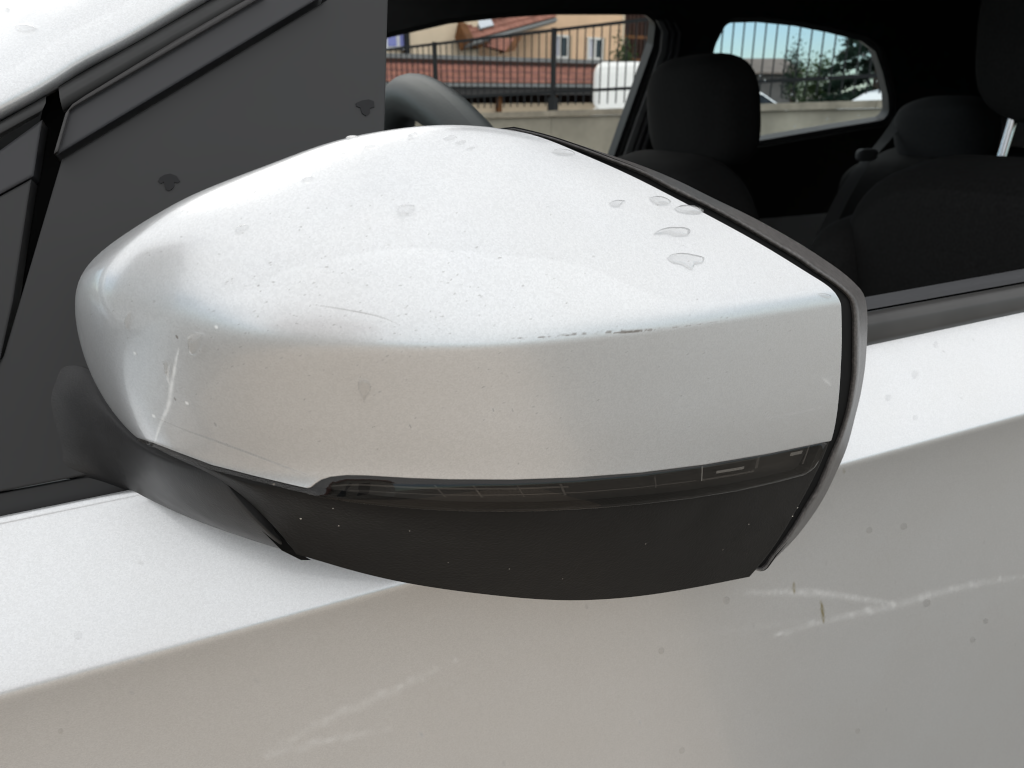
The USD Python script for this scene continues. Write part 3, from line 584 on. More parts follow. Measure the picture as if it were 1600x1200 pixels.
fg = PchipInterpolator(np.r_[0, .15, .3, .46, .64, .82, .95, 1], fg, axis=0)(np.linspace(0, 1, 120))
fg = gaussian_filter1d(gaussian_filter1d(fg, 5, axis=0, mode='nearest'), 6, axis=1, mode='nearest')
obj('mirror_foot', face_out(grid_mesh(with_lips(fg.transpose(1, 0, 2), r=0.0006, depth=0.005, sides='r')), CAM), foot_black, mirror, smooth=True)
sm_in = at_l(A([322, 345, 375, 410, 440, 470]), A([724, 752, 790, 830, 860, 875]), A([.80, .792, .786, .788, .796, .81]))
sm_out = at_l(A([345, 368, 398, 432, 460, 486]), A([724, 752, 790, 830, 860, 875]), A([.80, .792, .786, .788, .796, .81]))
obj('fold_joint', face_out(grid_mesh(np.stack([sm_in, sm_out], 1)), CAM), deep_black, mirror)

# ------------------------------------------------------------------ far side of the cabin: sheet with two window openings
Fn = A([0, -1.0, -0.35]); Fn /= np.linalg.norm(Fn)                         # looks into the cabin, towards the lens
F0 = A([0, 1.45, 1.02]); Fe1 = A([1.0, 0, 0]); Fe2 = np.cross(Fn, Fe1)
def on_F(pts, off=0.0):
    p = A(pts, float); return in_plane(at_plane(p[:, 0], p[:, 1], F0 + Fn * off, Fn), F0, Fe1, Fe2)
def soft(poly, r): return poly.buffer(-r, join_style=1).buffer(r, join_style=1)
hole1 = soft(Polygon(on_F([(380, 150), (470, 105), (560, 72), (605, 58), (700, 36), (780, 27), (860, 22), (1006, 22), (1022, 35), (1018, 70), (955, 248), (930, 275), (360, 310)])), 0.02)
hole2 = soft(Polygon(on_F([(1105, 105), (1118, 66), (1134, 35), (1180, 34), (1240, 40), (1290, 50), (1345, 64), (1366, 80), (1378, 115), (1386, 150), (1388, 185), (1300, 199), (1195, 217), (1080, 236)])), 0.02)
def sheet_of(poly, off):
    v_, f_ = trimesh.creation.triangulate_polygon(poly, engine='earcut'); return trimesh.Trimesh(F0 + Fn * off + v_[:, :1] * Fe1 + v_[:, 1:2] * Fe2, f_, process=False)
sheet = Polygon(in_plane(A([[-0.25, 0, 0.4], [2.3, 0, 0.4], [2.3, 0, 1.06], [2.3, 0, 1.44], [1.7, 0, 1.44], [1.0, 0, 1.44], [0.35, 0, 1.42], [-0.5, 0, 1.0]]), A([0, 0, 1.02]), A([1.0, 0, 0]), A([0, 0, 1.0])))
if (np.cross(Fn, Fe1) @ Up) < 0: sheet = affinity.scale(sheet, 1, -1, origin=(0, 0))
sheet = sheet.buffer(0)
trim_f = sheet.difference(hole1.buffer(0.012)).difference(hole2.buffer(0.014))
obj('far_side_lining', slab(trim_f, F0, Fe1, Fe2, -0.02, 0.014), interior, car)
obj('far_door_frame', slab(hole1.buffer(0.0125).difference(hole1), F0, Fe1, Fe2, -0.022, 0.006), principled('frame_rubber', (0.012, 0.012, 0.012), 0.4), car)
o1 = Polygon(on_F([(1022, 30), (1030, 60), (966, 246), (990, 246), (1046, 75), (1040, 35)]))
for i, (dx, w_) in enumerate(((9, 9), (22, 4), (31, 3.5))):
    pts = [(1010 + dx, 28), (1019 + dx, 45), (1016 + dx, 75), (1000 + dx, 125), (975 + dx, 195), (952 + dx, 262)]
    pc = soft(Polygon(on_F(pts + [(x + w_, y) for x, y in pts[::-1]])), 0.0)
    obj('door_seal_strip', slab(pc, F0, Fe1, Fe2, 0.0142, 0.022 + 0.004 * i), principled(f'seal_strip_{i}', [(0.10, 0.10, 0.10), (0.05, 0.05, 0.052), (0.04, 0.04, 0.042)][i], 0.35, bevel=0.004), car)
obj('quarter_window_frame', slab(hole2.buffer(0.0145).difference(hole2), F0, Fe1, Fe2, -0.022, 0.004), seal_grey, car)
obj('far_door_window', sheet_of(hole1.buffer(0.004), -0.020), clear_pane, car)
quarter = obj('quarter_window', sheet_of(hole2.buffer(0.004), -0.020), tint_pane, car, label='tinted far quarter window speckled with rain')
# roof, tail, floor, bulkhead close the cabin
ry = np.linspace(0, 1, 14); rx = np.linspace(0.44, 2.26, 20)
RG = np.stack([np.stack([np.full(14, x), 0.16 + 1.16 * ry, 1.40 + 0.05 * np.sin(np.pi * ry) - 0.02 * max(0, (x - 1.1)) ** 2 - 0.05 * max(0, 0.7 - x)], -1) for x in rx])
obj('headlining', face_out(grid_mesh(RG), (1, 0.7, 0)), headliner, car, smooth=True)
obj('roof', face_out(grid_mesh(RG + A([0, 0, 0.035])), (1, 0.7, 9)), paint_plain, car, smooth=True)
obj('roof_rail', slab(Polygon([(0.2, 1.34), (0.9, 1.39), (1.7, 1.35), (2.25, 1.28), (2.25, 1.42), (1.0, 1.44), (0.2, 1.42)]), A([0, 0.17, 0.0]), A([1.0, 0, 0]), A([0, 0, 1.0]), 0, 0.05), interior, car)
obj('tailgate', box((2.25, 0.05, 0.35), (2.31, 1.42, 1.46)), paint_plain, car)
obj('cabin_floor', box((-0.2, 0.08, 0.22), (2.25, 1.40, 0.26)), interior, car)
obj('side_pillar', slab(Polygon([(1.12, 1.0), (1.30, 1.0), (1.20, 1.38), (1.08, 1.38)]), A([0, 0.06, 0]), A([1.0, 0, 0]), A([0, 0.30, 1.0]) / 1.0, -0.03, 0.0), gloss_trim, car)
obj('rear_side_lining', box((1.3, 0.07, 0.26), (2.25, 0.11, 1.42)), interior, car)
dash = superell((-0.04, 0.735, 0.85), (0.27, 0.64, 0.14), e=0.4)
obj('dashboard', dash, interior, car, smooth=True)
wl = pil[:, -1]
ws = np.stack([np.linspace((-0.32, 0.07, 1.0), (0.48, 0.17, 1.405), 12), np.linspace((-0.46, 0.735, 1.015), (0.42, 0.735, 1.45), 12), np.linspace((-0.32, 1.40, 1.0), (0.48, 1.30, 1.405), 12)], 1)
obj('windscreen', grid_mesh(PchipInterpolator([0, .5, 1], ws, axis=1)(np.linspace(0, 1, 14))), clear_pane, car, smooth=True)
hy = np.linspace(0.002, 1.468, 25); hb = []
for t_ in np.linspace(0, 1, 16):
    e_ = 2 * (hy - 0.735) / 1.466; xr = -0.45 + 0.165 * e_ ** 2; xf = -0.97 + 0.06 * e_ ** 2; x_ = xf + (xr - xf) * t_
    hb.append(np.stack([x_, hy, beltL[0][2] + (x_ - beltL[0][0]) * (beltL[1][2] - beltL[0][2]) / (beltL[1][0] - beltL[0][0]) + 0.002 + 0.03 * (1 - e_ ** 4) - 0.25 * np.clip(-0.6 - x_, 0, 1) ** 2], -1))
obj('bonnet', face_out(grid_mesh(np.stack(hb)), (-0.6, 0.7, 9)), paint_plain, car, smooth=True)
obj('front_bumper', superell((-0.86, 0.735, 0.60), (0.20, 0.745, 0.34), e=0.3), paint_plain, car, smooth=True)
obj('scuttle', face_out(grid_mesh(np.stack([np.stack([-0.45 + 0.165 * (2 * (hy - 0.735) / 1.466) ** 2 + d_, hy, np.full(25, 0.992 - d_ * 0.3)], -1) for d_ in (-0.02, 0.03, 0.16)])), (-0.3, 0.7, 9)), interior, car)
def wheel_parts(root, c, ax, r=0.31, w_=0.2):
    ax = A(ax, float); t = trimesh.creation.revolve([(r * 0.62, -w_ / 2), (r * 0.93, -w_ / 2), (r, -w_ * 0.32), (r, w_ * 0.32), (r * 0.93, w_ / 2), (r * 0.62, w_ / 2), (r * 0.62, -w_ / 2)], sections=32)
    rim = trimesh.creation.revolve([(0.001, -w_ * 0.3), (r * 0.62, -w_ * 0.3), (r * 0.62, w_ * 0.44), (r * 0.5, w_ * 0.36), (r * 0.15, w_ * 0.30), (0.001, w_ * 0.32)], sections=24)
    T = trimesh.geometry.align_vectors([0, 0, 1], ax); 
    for m_ in (t, rim): m_.apply_transform(T); m_.apply_translation(c)
    ty = obj('wheel', t, rubber, root, smooth=40); obj('rim', rim, lamp_grey, ty, smooth=40)
for x in (-0.62, 1.78):
    wheel_parts(car, (x, 0.08, 0.31), (0, -1, 0)); wheel_parts(car, (x, 1.39, 0.31), (0, 1, 0))

# seats
def seat(x, y, hz, zs, cl):
    ax = rotY(math.radians(-14))
    s = obj('seat_backrest', superell((x + 0.045, y, 0.73 + zs), (0.085, 0.235, 0.335), ax, e=0.5), cloth, car, smooth=True)
    obj('seat_bolster', superell((x + 0.02, y + 0.205, 0.69 + zs), (0.10, 0.05, 0.29), ax, e=0.6), cl, s, smooth=True)
    obj('seat_cushion', superell((x - 0.22, y, 0.47), (0.28, 0.26, 0.09), e=0.42), cloth, car, smooth=True)
    h = obj('headrest', superell((x + 0.035 + 0.02, y, hz), (0.062, 0.135, 0.105), rotY(math.radians(-10)), e=0.62), cloth, car, smooth=True)
    for dy in (-0.075, 0.075): obj('headrest_post', bar((x + 0.055, y + dy, hz - 0.02), (x + 0.03, y + dy, hz - 0.20), 0.0065), chrome, h, smooth=40)
seat(0.895, 1.06, 1.095, -0.035, cloth2)
seat(0.915, 0.36, 1.20, 0.0, cloth)
obj('rear_backrest', superell((1.72, 0.74, 0.72), (0.10, 0.60, 0.30), rotY(math.radians(-18)), e=0.3), cloth, car, smooth=True)
obj('rear_cushion', superell((1.45, 0.74, 0.42), (0.28, 0.58, 0.10), e=0.3), cloth, car, smooth=True)
hr = at_y(1476, 205, 1.08)
obj('headrest', superell(hr, (0.055, 0.12, 0.075), rotY(math.radians(-14)), e=0.62), cloth2, car, smooth=True, label='rear headrest behind the driver seat')
hr2 = hr + A([0, -0.62, 0.0]); obj('headrest', superell(hr2, (0.055, 0.12, 0.075), rotY(math.radians(-14)), e=0.62), cloth2, car, smooth=True)
sb = densify([(1412, 176, 1.20), (1385, 215, 1.17), (1345, 262, 1.14), (1310, 320, 1.12), (1275, 400, 1.10)], 30)
c = at_y(sb[:, 0], sb[:, 1], sb[:, 2]); wv = A([0.75, -0.2, 0.35]) ; wv /= np.linalg.norm(wv)
belt = obj('seat_belt', face_out(grid_mesh(np.stack([c + wv * s for s in (-0.024, -0.02, 0.02, 0.024)], 1)), CAM), strap_m, car, smooth=True)
obj('belt_guide', superell(at_y(1354, 242, 1.12), (0.028, 0.012, 0.014), e=0.6, n=12), strap_m, belt, smooth=True)
# steering wheel
wn = A([math.cos(math.radians(24)), 0.0, math.sin(math.radians(24))]); we1 = A([0, 1.0, 0]); we2 = np.cross(wn, we1); we2 = we2 * np.sign(we2[2])
wc = A([0.262, 0.40, 0.962]); WR = 0.182
a = np.linspace(0, 2 * np.pi, 97)
wp = wc + WR * (np.cos(a)[:, None] * we1 + np.sin(a)[:, None] * we2)
b = np.linspace(0, 2 * np.pi, 21)
rad = (wp - wc) / WR
G = wp[:, None] + 0.0175 * (np.cos(b)[None, :, None] * rad[:, None] + np.sin(b)[None, :, None] * wn)
sw = obj('steering_wheel', face_tube(G), leather, car, smooth=True)
obj('wheel_hub', superell(wc - wn * 0.03, (0.035, 0.085, 0.07), e=0.6, n=16), interior, sw, smooth=True)
for th in (0, math.pi, -math.pi / 2):
    obj('spoke', bar(wc - wn * 0.02, wc + (WR - 0.01) * (math.cos(th) * we1 + math.sin(th) * we2), 0.014), interior, sw, smooth=40)

# ------------------------------------------------------------------ rain drops that lie on the paint
cap_flat = cap_g[::2, ::2].reshape(-1, 3); cap_fpx = to_px(cap_flat); cap_tree = cKDTree(cap_fpx)
d_flat = door_grid[:, 4:].reshape(-1, 3); d_fpx = to_px(d_flat); d_tree = cKDTree(d_fpx)
p_flat = pillar_grid.reshape(-1, 3); p_fpx = to_px(p_flat); p_tree = cKDTree(p_fpx)
def drop_mesh(outline, where, height):
    tree, flat, fpx = {'cap': (cap_tree, cap_flat, cap_fpx), 'door': (d_tree, d_flat, d_fpx), 'pillar': (p_tree, p_flat, p_fpx)}[where]
    p = A(outline, float); c = p.mean(0)
    n = 44; q = closed([tuple(x) for x in p], n + 1)[:-1]
    idx = tree.query(c, 140)[1]
    loc = flat[idx]; X = np.c_[np.ones(len(idx)), (fpx[idx] - c) / 40, ((fpx[idx] - c) / 40) ** 2, np.prod((fpx[idx] - c) / 40, axis=1)]
    if where != 'cap' or np.ptp(q[:, 0]) > 30: idx = np.unique(tree.query(np.vstack([q, c]), 12)[1].ravel()); X = np.c_[np.ones(len(idx)), (fpx[idx] - c) / 40, ((fpx[idx] - c) / 40) ** 2, np.prod((fpx[idx] - c) / 40, axis=1)]; loc = flat[idx]
    co_ = np.linalg.lstsq(X, loc, rcond=None)[0]
    f = lambda z: np.c_[np.ones(len(z)), (z - c) / 40, ((z - c) / 40) ** 2, np.prod((z - c) / 40, axis=1)] @ co_
    e_ = 0.5; nn = np.cross(f(c[None] + A([e_, 0]))[0] - f(c[None] - A([e_, 0]))[0], f(c[None] + A([0, e_]))[0] - f(c[None] - A([0, e_]))[0]); nn /= np.linalg.norm(nn)
    if nn @ (CAM - f(c[None])[0]) < 0: nn = -nn
    R_ = [1.0, 0.985, 0.95, 0.88, 0.76, 0.6, 0.42, 0.22]
    V = []
    for r in R_:
        ring_ = f(c + (q - c) * r); V.append(ring_ + nn * (height * (1 - r ** 2.6) ** 0.55 - (0.00012 if r == 1.0 else 0)))
    top_ = f(c[None])[0] + nn * height; bot_ = f(c[None])[0] - nn * 0.00025
    V = np.vstack(V + [top_[None], bot_[None]]); F = []
    for k in range(len(R_) - 1):
        for i in range(n): a_, b_ = k * n + i, k * n + (i + 1) % n; F += [[a_, b_, b_ + n], [a_, b_ + n, a_ + n]]
    L = (len(R_) - 1) * n
    for i in range(n): F += [[L + i, L + (i + 1) % n, len(V) - 2], [(i + 1) % n, i, len(V) - 1]]
    m = trimesh.Trimesh(V, F, process=False)
    if m.volume < 0: m.invert()
    return m, f(c[None])[0]
def ell(cx, cy, w_, h_, rot=0, seed=1):
    a = np.linspace(0, 2 * np.pi, 18, endpoint=False); k = 0.86 + 0.28 * meshkit.noise(np.c_[np.cos(a) + 5, np.sin(a) + 5, np.full(18, seed * 2.3)], seed)
    x, y = w_ / 2 * k * np.cos(a), h_ / 2 * k * np.sin(a); r = math.radians(rot)
    return [(cx + math.cos(r) * i - math.sin(r) * j, cy + math.sin(r) * i + math.cos(r) * j) for i, j in zip(x, y)]
def drop(outline, where, h, label, group=None):
    m, c = drop_mesh(outline, where, h)
    obj('water_drop', m, water, smooth=True, label=label, cat='water drop', group=group, loc=c)
big = [
    ([(952, 317), (962, 313), (977, 315), (972, 319), (966, 324), (957, 323)], 'cap', .0009, 'small three-cornered water drop left of the paired drops near the glass frame'),
    ([(1014, 309), (1026, 307), (1040, 311), (1048, 317), (1042, 321), (1028, 320), (1019, 315)], 'cap', .0011, 'oval water drop, left of the close pair by the glass frame'),
    ([(1053, 326), (1066, 321), (1084, 322), (1100, 329), (1092, 335), (1074, 334), (1060, 331)], 'cap', .0011, 'long water drop, right of the close pair by the glass frame'),
    ([(1021, 366), (1030, 359), (1048, 355), (1066, 355), (1079, 361), (1074, 369), (1058, 370), (1046, 366), (1034, 364)], 'cap', .0010, 'comma shaped water drop with a thin tail on the silver cap'),
    ([(1042, 404), (1050, 397), (1064, 395), (1086, 398), (1101, 404), (1097, 412), (1086, 414), (1080, 423), (1066, 415), (1050, 411)], 'cap', .0008, 'largest flat ragged water drop, lowest of the drops near the frame'),
    (ell(880, 239, 38, 8, 8, 3), 'cap', .0009, 'thin long water drop just under the upper rim of the cap'),
    ([(620, 333), (623, 323), (634, 320), (648, 322), (647, 330), (635, 337), (626, 338)], 'cap', .0012, 'lone square water drop in the middle of the cap top'),
    (ell(378, 358, 24, 12, -24, 5), 'cap', .0007, 'faint slanted water drop on the left part of the cap top'),
    (ell(481, 281, 18, 7, -16, 6), 'cap', .0007, 'small slanted water drop high on the left of the cap'),
    ([(297, 521), (306, 519), (317, 522), (319, 536), (314, 549), (308, 556), (301, 552), (299, 536)], 'cap', .0020, 'hanging tear shaped water drop running over the cap crease'),
    (ell(203, 500, 8, 30, 8, 8), 'cap', .0011, 'narrow trickle of water at the rounded left end of the crease'),
    ([(559, 598), (566, 593), (577, 596), (580, 606), (574, 617), (568, 628), (565, 618), (560, 608)], 'cap', .0006, 'pale half dried water drop on the lower face of the cap'),
    (ell(263, 577, 8, 28, -10, 9), 'cap', .0009, 'dark narrow drip beside the white scuff on the cap'),
    (ell(1290, 462, 22, 7, 14, 10), 'cap', .0005, 'tiny faint water drop in the corner where the crease meets the frame'),
    ([(24, 44), (34, 39), (50, 40), (58, 46), (50, 50), (40, 52), (30, 50)], 'pillar', .0011, 'ragged water drop alone on the silver windscreen pillar'),
    (ell(6, 16, 20, 10, -10, 12), 'pillar', .0009, 'water drop at the very corner of the picture on the pillar')]
for o_, wh, h_, lb in big: drop(o_, wh, h_ * 1.1, lb)
for i, (x, y, w_, h_) in enumerate(((550, 216, 22, 6), (577, 230, 18, 5), (645, 211, 14, 5), (703, 216, 22, 6), (720, 223, 16, 5), (736, 232, 12, 4), (535, 240, 10, 4), (642, 218, 9, 3))):
    drop(ell(x, y, w_, h_, -4, 20 + i), 'cap', .0006, 'tiny water drop in the row along the top skyline of the mirror cap', 'tiny drops along the top of the cap')
for i, (x, y, s_) in enumerate(((122, 992, 15), (95, 1142, 10), (1358, 828, 12), (1412, 822, 13), (1448, 942, 15), (1540, 970, 10), (1135, 938, 13), (1033, 1017, 12), (1520, 1000, 10), (1340, 1142, 9), (1065, 1172, 11), (1430, 585, 14), (1388, 622, 12), (1462, 538, 10), (1430, 652, 9))):
    drop(ell(x, y, s_ * 0.8, s_ * 0.95, 20, 40 + i), 'door', .00014, *(('faint bead of rain on the pale door shoulder right of the mirror, above the crease', 'rain beads on the door shoulder') if y < 660 else
        ('small bead of rain on the lower right of the door, around the forked scratch', 'rain beads low on the door right of the mirror') if x > 1000 else ('bead of rain at the left on the white door shoulder' if y < 1050 else 'bead of rain at the lower left below the door crease', None)))
qb = []
for (x, y, r) in ((1188, 118, 4), (1195, 125, 4), (1237, 147, 5), (1292, 122, 4), (1293, 185, 5), (1305, 198, 4), (1242, 197, 5), (1258, 204, 4), (1342, 180, 4), (1349, 86, 4), (1370, 127, 4), (1246, 186, 3)):
    P_ = at_plane(x, y, F0 + Fn * -0.024, Fn); m = trimesh.creation.icosphere(1, radius=0.001 * r * 0.75); m.vertices = m.vertices * A([1, 0.4, 1]) + P_; qb.append(m)
obj('raindrops', join(qb), water, smooth=True, kind='stuff', label='rain drops scattered over the far quarter window')

# ------------------------------------------------------------------ beyond the car: wall and fence
concrete = principled('concrete', (0.31, 0.285, 0.23), 0.9, noise=2.2, noise_amt=0.22, bump=40.0, bump_d=0.004, spec=0.2)
coping_m = principled('coping_concrete', (0.27, 0.24, 0.19), 0.9, noise=6.0, noise_amt=0.25, bump=50.0, bump_d=0.004, spec=0.2)
iron = principled('painted_iron', (0.008, 0.009, 0.010), 0.6, spec=0.25)
wa, wb = at_depth(A(1380.), A(156.), 16150 / 2030.), at_depth(A(760.), A(176.), 16150 / 1410.)
wd = wb - wa; wl_ = np.linalg.norm(wd[:2]); slope = wd[2] / wl_; wdir = A([wd[0], wd[1], 0]) / wl_
wn_ = A([-wdir[1], wdir[0], 0]); 
if wn_ @ Fh > 0: wn_ = -wn_                                                  # towards the lens
def wall_pt(s, up=0.0, out=0.0): return wa + wdir * s + Up * (slope * s + up) + wn_ * out
S_0, S_1 = -4.0, 9.5
def sloped(s0, s1, z0, z1, o0, o1):
    P_ = [wall_pt(s, u_, o_) for s in (s0, s1) for u_ in (z0, z1) for o_ in (o0, o1)]
    return m3.Manifold.hull_points(A(P_))
wall = thing('concrete_wall', 'low weathered concrete wall under the iron fence', 'wall', wall_pt(2)[:2].tolist() + [0])
k = 0
for s in np.arange(S_0, S_1, 2.7):
    obj('wall_section', sloped(s, s + 2.694, -1.9, -0.075, -0.18, 0.0), concrete, wall)
for s in np.arange(S_0, S_1, 1.35):
    obj('coping', sloped(s, s + 1.345, -0.072, 0.0, -0.21, 0.035), coping_m, wall)
fence = thing('iron_fence', 'black iron picket fence standing on the concrete wall', 'fence', wall_pt(2)[:2].tolist() + [wall_pt(2)[2]])
fh = 0.96
sfence = -0.09
def post_s(px):   # where along the wall a column of the photograph meets it
    d = ray(px, 170.0); M2 = np.c_[wdir[:2], -d[:2]]; return np.linalg.solve(M2, (CAM - wa)[:2])[0]
p1, p2 = post_s(857.), post_s(675.)
pitch_ = p2 - p1
for s in np.arange(p1 - 3 * pitch_, S_1 + 1, pitch_):
    if S_0 < s < S_1 + 1:
        obj('post', obox(wall_pt(s, 0, sfence), A([wdir, wn_, Up]), (-0.025, -0.025, -0.06), (0.025, 0.025, fh + 0.03)), iron, fence)
        obj('post_foot', obox(wall_pt(s, 0, sfence), A([wdir, wn_, Up]), (-0.05, -0.05, 0), (0.05, 0.05, 0.16)), iron, fence)
for h_ in (0.225, fh):
    obj('rail', sloped(S_0, S_1 + 0.6, h_ - 0.018, h_ + 0.018, sfence - 0.013, sfence + 0.013), iron, fence)
npk = 18; dpk = pitch_ / npk
n0, n1 = int((S_0 - p1) / dpk) + 1, int((S_1 + 0.5 - p1) / dpk)
for i in range(n0, n1):
    if i % npk == 0: continue
    a_ = wall_pt(p1 + i * dpk, 0.06, sfence)
    obj('picket', obox(a_, A([wdir, wn_, Up]), (-0.006, -0.006, 0), (0.006, 0.006, fh - 0.06)), iron, fence)

# ------------------------------------------------------------------ houses behind the fence
HA = HEAD + math.radians(54.0)
h1 = A([math.sin(HA), math.cos(HA), 0]); h2 = A([-h1[1], h1[0], 0])
if h2 @ Fh < 0: h2 = -h2                                                    # h2 goes away from the lens
AX = A([h1, h2, Up])
plaster = principled('ochre_plaster', (0.68, 0.47, 0.31), 0.9, noise=1.2, noise_amt=0.08, bump=30.0, bump_d=0.005, spec=0.2)
plaster2 = principled('cream_plaster', (0.60, 0.49, 0.36), 0.9, noise=1.2, noise_amt=0.08, spec=0.2)
tile_m = principled('red_roof_tile', (0.30, 0.135, 0.10), 0.8, noise=3.0, noise_amt=0.3, spec=0.2)
tile_d = principled('dark_red_roof_tile', (0.22, 0.10, 0.085), 0.8, noise=2.2, noise_amt=0.35, spec=0.2)
timber = principled('brown_timber', (0.13, 0.055, 0.02), 0.7, noise=4.0, noise_amt=0.3, spec=0.2)
dark_timber = principled('dark_timber', (0.035, 0.016, 0.011), 0.7, noise=4.0, noise_amt=0.3, spec=0.2)
white_frame = principled('white_window_frame', (0.62, 0.61, 0.58), 0.5)
flash_m = principled('grey_flashing', (0.16, 0.17, 0.17), 0.5)
sky_glass = principled('roof_window_glass', (0.55, 0.58, 0.62), 0.05, spec=1.0, metallic=0.6)
def hz(px, py, Z): return at_depth(A(float(px)), A(float(py)), float(Z))
# low outbuilding: tiled lean-to roof seen through the fence
K1 = 20 * 1858.0
def Z1(px): return K1 / (2458.0 - px)
e0 = hz(640, 128, Z1(640))
low_b = thing('low_outbuilding', 'long low outbuilding with a dark red tiled lean-to roof', 'building', [e0[0], e0[1], 0])
x_l, x_r, run, rise = -7.0, 9.5, 1.9, 0.60
n_c = 10
for c_ in range(n_c):
    t0, t1 = c_ / n_c, (c_ + 1) / n_c
    xx_ = np.linspace(x_l, x_r, 160); wv_ = 0.022 * np.abs(np.sin(xx_ * math.pi / 0.30))
    rowsG = []
    for t_, dz_ in ((t0, 0.0), (t0, 0.035), (t1 + 0.02, 0.005)):
        rowsG.append(e0 + xx_[:, None] * h1 + (run * t_) * h2 + ((rise * t_ + dz_) + wv_ * (1 if dz_ > 0 else 0.3))[:, None] * Up)
    obj('tile_course', face_out(grid_mesh(np.stack(rowsG, 1)), CAM), tile_d if c_ % 3 == 1 else tile_m, low_b)
obj('ridge_flashing', obox(e0, AX, (x_l, run - 0.05, rise + 0.0), (x_r, run + 0.12, rise + 0.13)), flash_m, low_b)
obj('fascia', obox(e0, AX, (x_l, 0.0, -0.30), (x_r, 0.04, -0.005)), principled('dark_fascia', (0.03, 0.028, 0.028), 0.6), low_b)
obj('gutter', obox(e0, AX, (x_l, -0.10, -0.10), (x_r, -0.003, -0.02)), flash_m, low_b)
obj('back_wall', obox(e0, AX, (x_l, 1.4, -e0[2]), (x_r, 1.6, 0.6)), dark_timber, low_b)
obj('front_wall', obox(e0, AX, (x_l, 0.35, -e0[2]), (x_r, 0.5, -0.52)), plaster2, low_b)
for x in np.arange(x_l + 0.3, x_r, 1.9): obj('post', obox(e0, AX, (x, 0.2, -e0[2]), (x + 0.12, 0.32, -0.06)), timber, low_b)
# ochre house: wall with two windows, a wing with a red roof in front of it
K2 = 30 * 1563.0
def Z2(px): return K2 / (2458.0 - px)
w0 = hz(972, 95, Z2(972))
house = thing('ochre_house', 'ochre plastered house with red tiled roof and two white windows', 'house', [w0[0], w0[1], 0])
def rel(px, py, Z): q = hz(px, py, Z) - w0; return A([q @ h1, q @ h2, q[2]])
obj('wall', obox(w0, AX, (rel(742, 60, Z2(742))[0], 0, -w0[2]), (0, 6.0, 3.4)), plaster, house)
obj('corner_board', obox(w0, AX, (-0.10, -0.03, -w0[2]), (0.02, -0.001, 3.4)), plaster2, house)
for (x0, x1, ya, yb) in ((865, 891, 55, 91), (918, 942, 59, 93)):
    a_, b_ = rel(x0, yb, Z2(x0)), rel(x1, ya, Z2(x1))
    wf = obj('window', join([obox(w0, AX, (a_[0], -0.06, a_[2]), (a_[0] + 0.09, -0.003, b_[2])), obox(w0, AX, (b_[0] - 0.09, -0.06, a_[2]), (b_[0], -0.003, b_[2])),
                             obox(w0, AX, (a_[0] + 0.091, -0.06, b_[2] - 0.08), (b_[0] - 0.091, -0.003, b_[2])), obox(w0, AX, (a_[0] + 0.091, -0.06, a_[2]), (b_[0] - 0.091, -0.003, a_[2] + 0.08)),
                             obox(w0, AX, ((a_[0] + b_[0]) / 2 - 0.04, -0.055, a_[2] + 0.081), ((a_[0] + b_[0]) / 2 + 0.04, -0.004, b_[2] - 0.081))]), white_frame, house)
    obj('pane', obox(w0, AX, ((a_[0] + b_[0]) / 2 + 0.05, -0.02, a_[2] + 0.08), (b_[0] - 0.092, -0.006, b_[2] - 0.082)), dark_glass, wf)
    obj('curtain', obox(w0, AX, (a_[0] + 0.095, -0.02, a_[2] + 0.08), ((a_[0] + b_[0]) / 2 - 0.05, -0.006, b_[2] - 0.082)), principled(f'curtain_{x0}', (0.5, 0.5, 0.56), 0.8), wf)
    obj('shutter', obox(w0, AX, (b_[0] + 0.02, -0.05, a_[2]), (b_[0] + 0.12, -0.005, b_[2])), principled(f'shutter_{x0}', (0.36, 0.27, 0.18), 0.7), wf)
    obj('sill', obox(w0, AX, (a_[0] - 0.06, -0.12, a_[2] - 0.07), (b_[0] + 0.06, -0.003, a_[2] - 0.003)), coping_m, wf)
# wing roof: a tiled slope whose eave climbs away to the right, with brown verge boards and two roof windows
def quad_slab(pp, th=0.14):
    P_ = A([hz(*p) for p in pp]); n_ = np.cross(P_[1] - P_[0], P_[2] - P_[0]); n_ /= np.linalg.norm(n_)
    if n_ @ (CAM - P_[0]) < 0: n_ = -n_
    return P_, n_
roofP = [(738, 62, 24.0), (868, 27, 28.4), (856, -70, 31.0), (690, -40, 26.5)]
P_, n_ = quad_slab(roofP); nn_ = 12
P_[2] = P_[1] + (P_[3] - P_[0])                                                 # a true parallelogram
for c_ in range(nn_):
    t0, t1 = c_ / nn_, (c_ + 1) / nn_
    xx_ = np.linspace(0, 1, 90); L_ = np.linalg.norm(P_[1] - P_[0])
    a_ = P_[0] + (P_[3] - P_[0]) * t0; b_ = P_[0] + (P_[3] - P_[0]) * (t1 + 0.01)
    wv_ = 0.02 * np.abs(np.sin(xx_ * L_ * math.pi / 0.3))
    base_ = xx_[:, None] * (P_[1] - P_[0])
    obj('tile_course', face_out(grid_mesh(np.stack([a_ + base_, a_ + base_ + n_ * (0.04 + wv_[:, None]), b_ + base_ + n_ * (0.005 + wv_[:, None])], 1)), CAM), tile_m, house)
ed = (P_[1] - P_[0]) / np.linalg.norm(P_[1] - P_[0]); ud = (P_[3] - P_[0]) / np.linalg.norm(P_[3] - P_[0])
AXR = A([ed, ud, n_])
obj('roof_deck', obox(P_[0], AXR, (0.02, 0.02, -0.12), (np.linalg.norm(P_[1] - P_[0]) - 0.02, np.linalg.norm(P_[3] - P_[0]), -0.005)), timber, house)
obj('verge_board', obox(P_[0], AXR, (-0.34, -0.1, -0.30), (0.0, np.linalg.norm(P_[3] - P_[0]), 0.06)), timber, house)
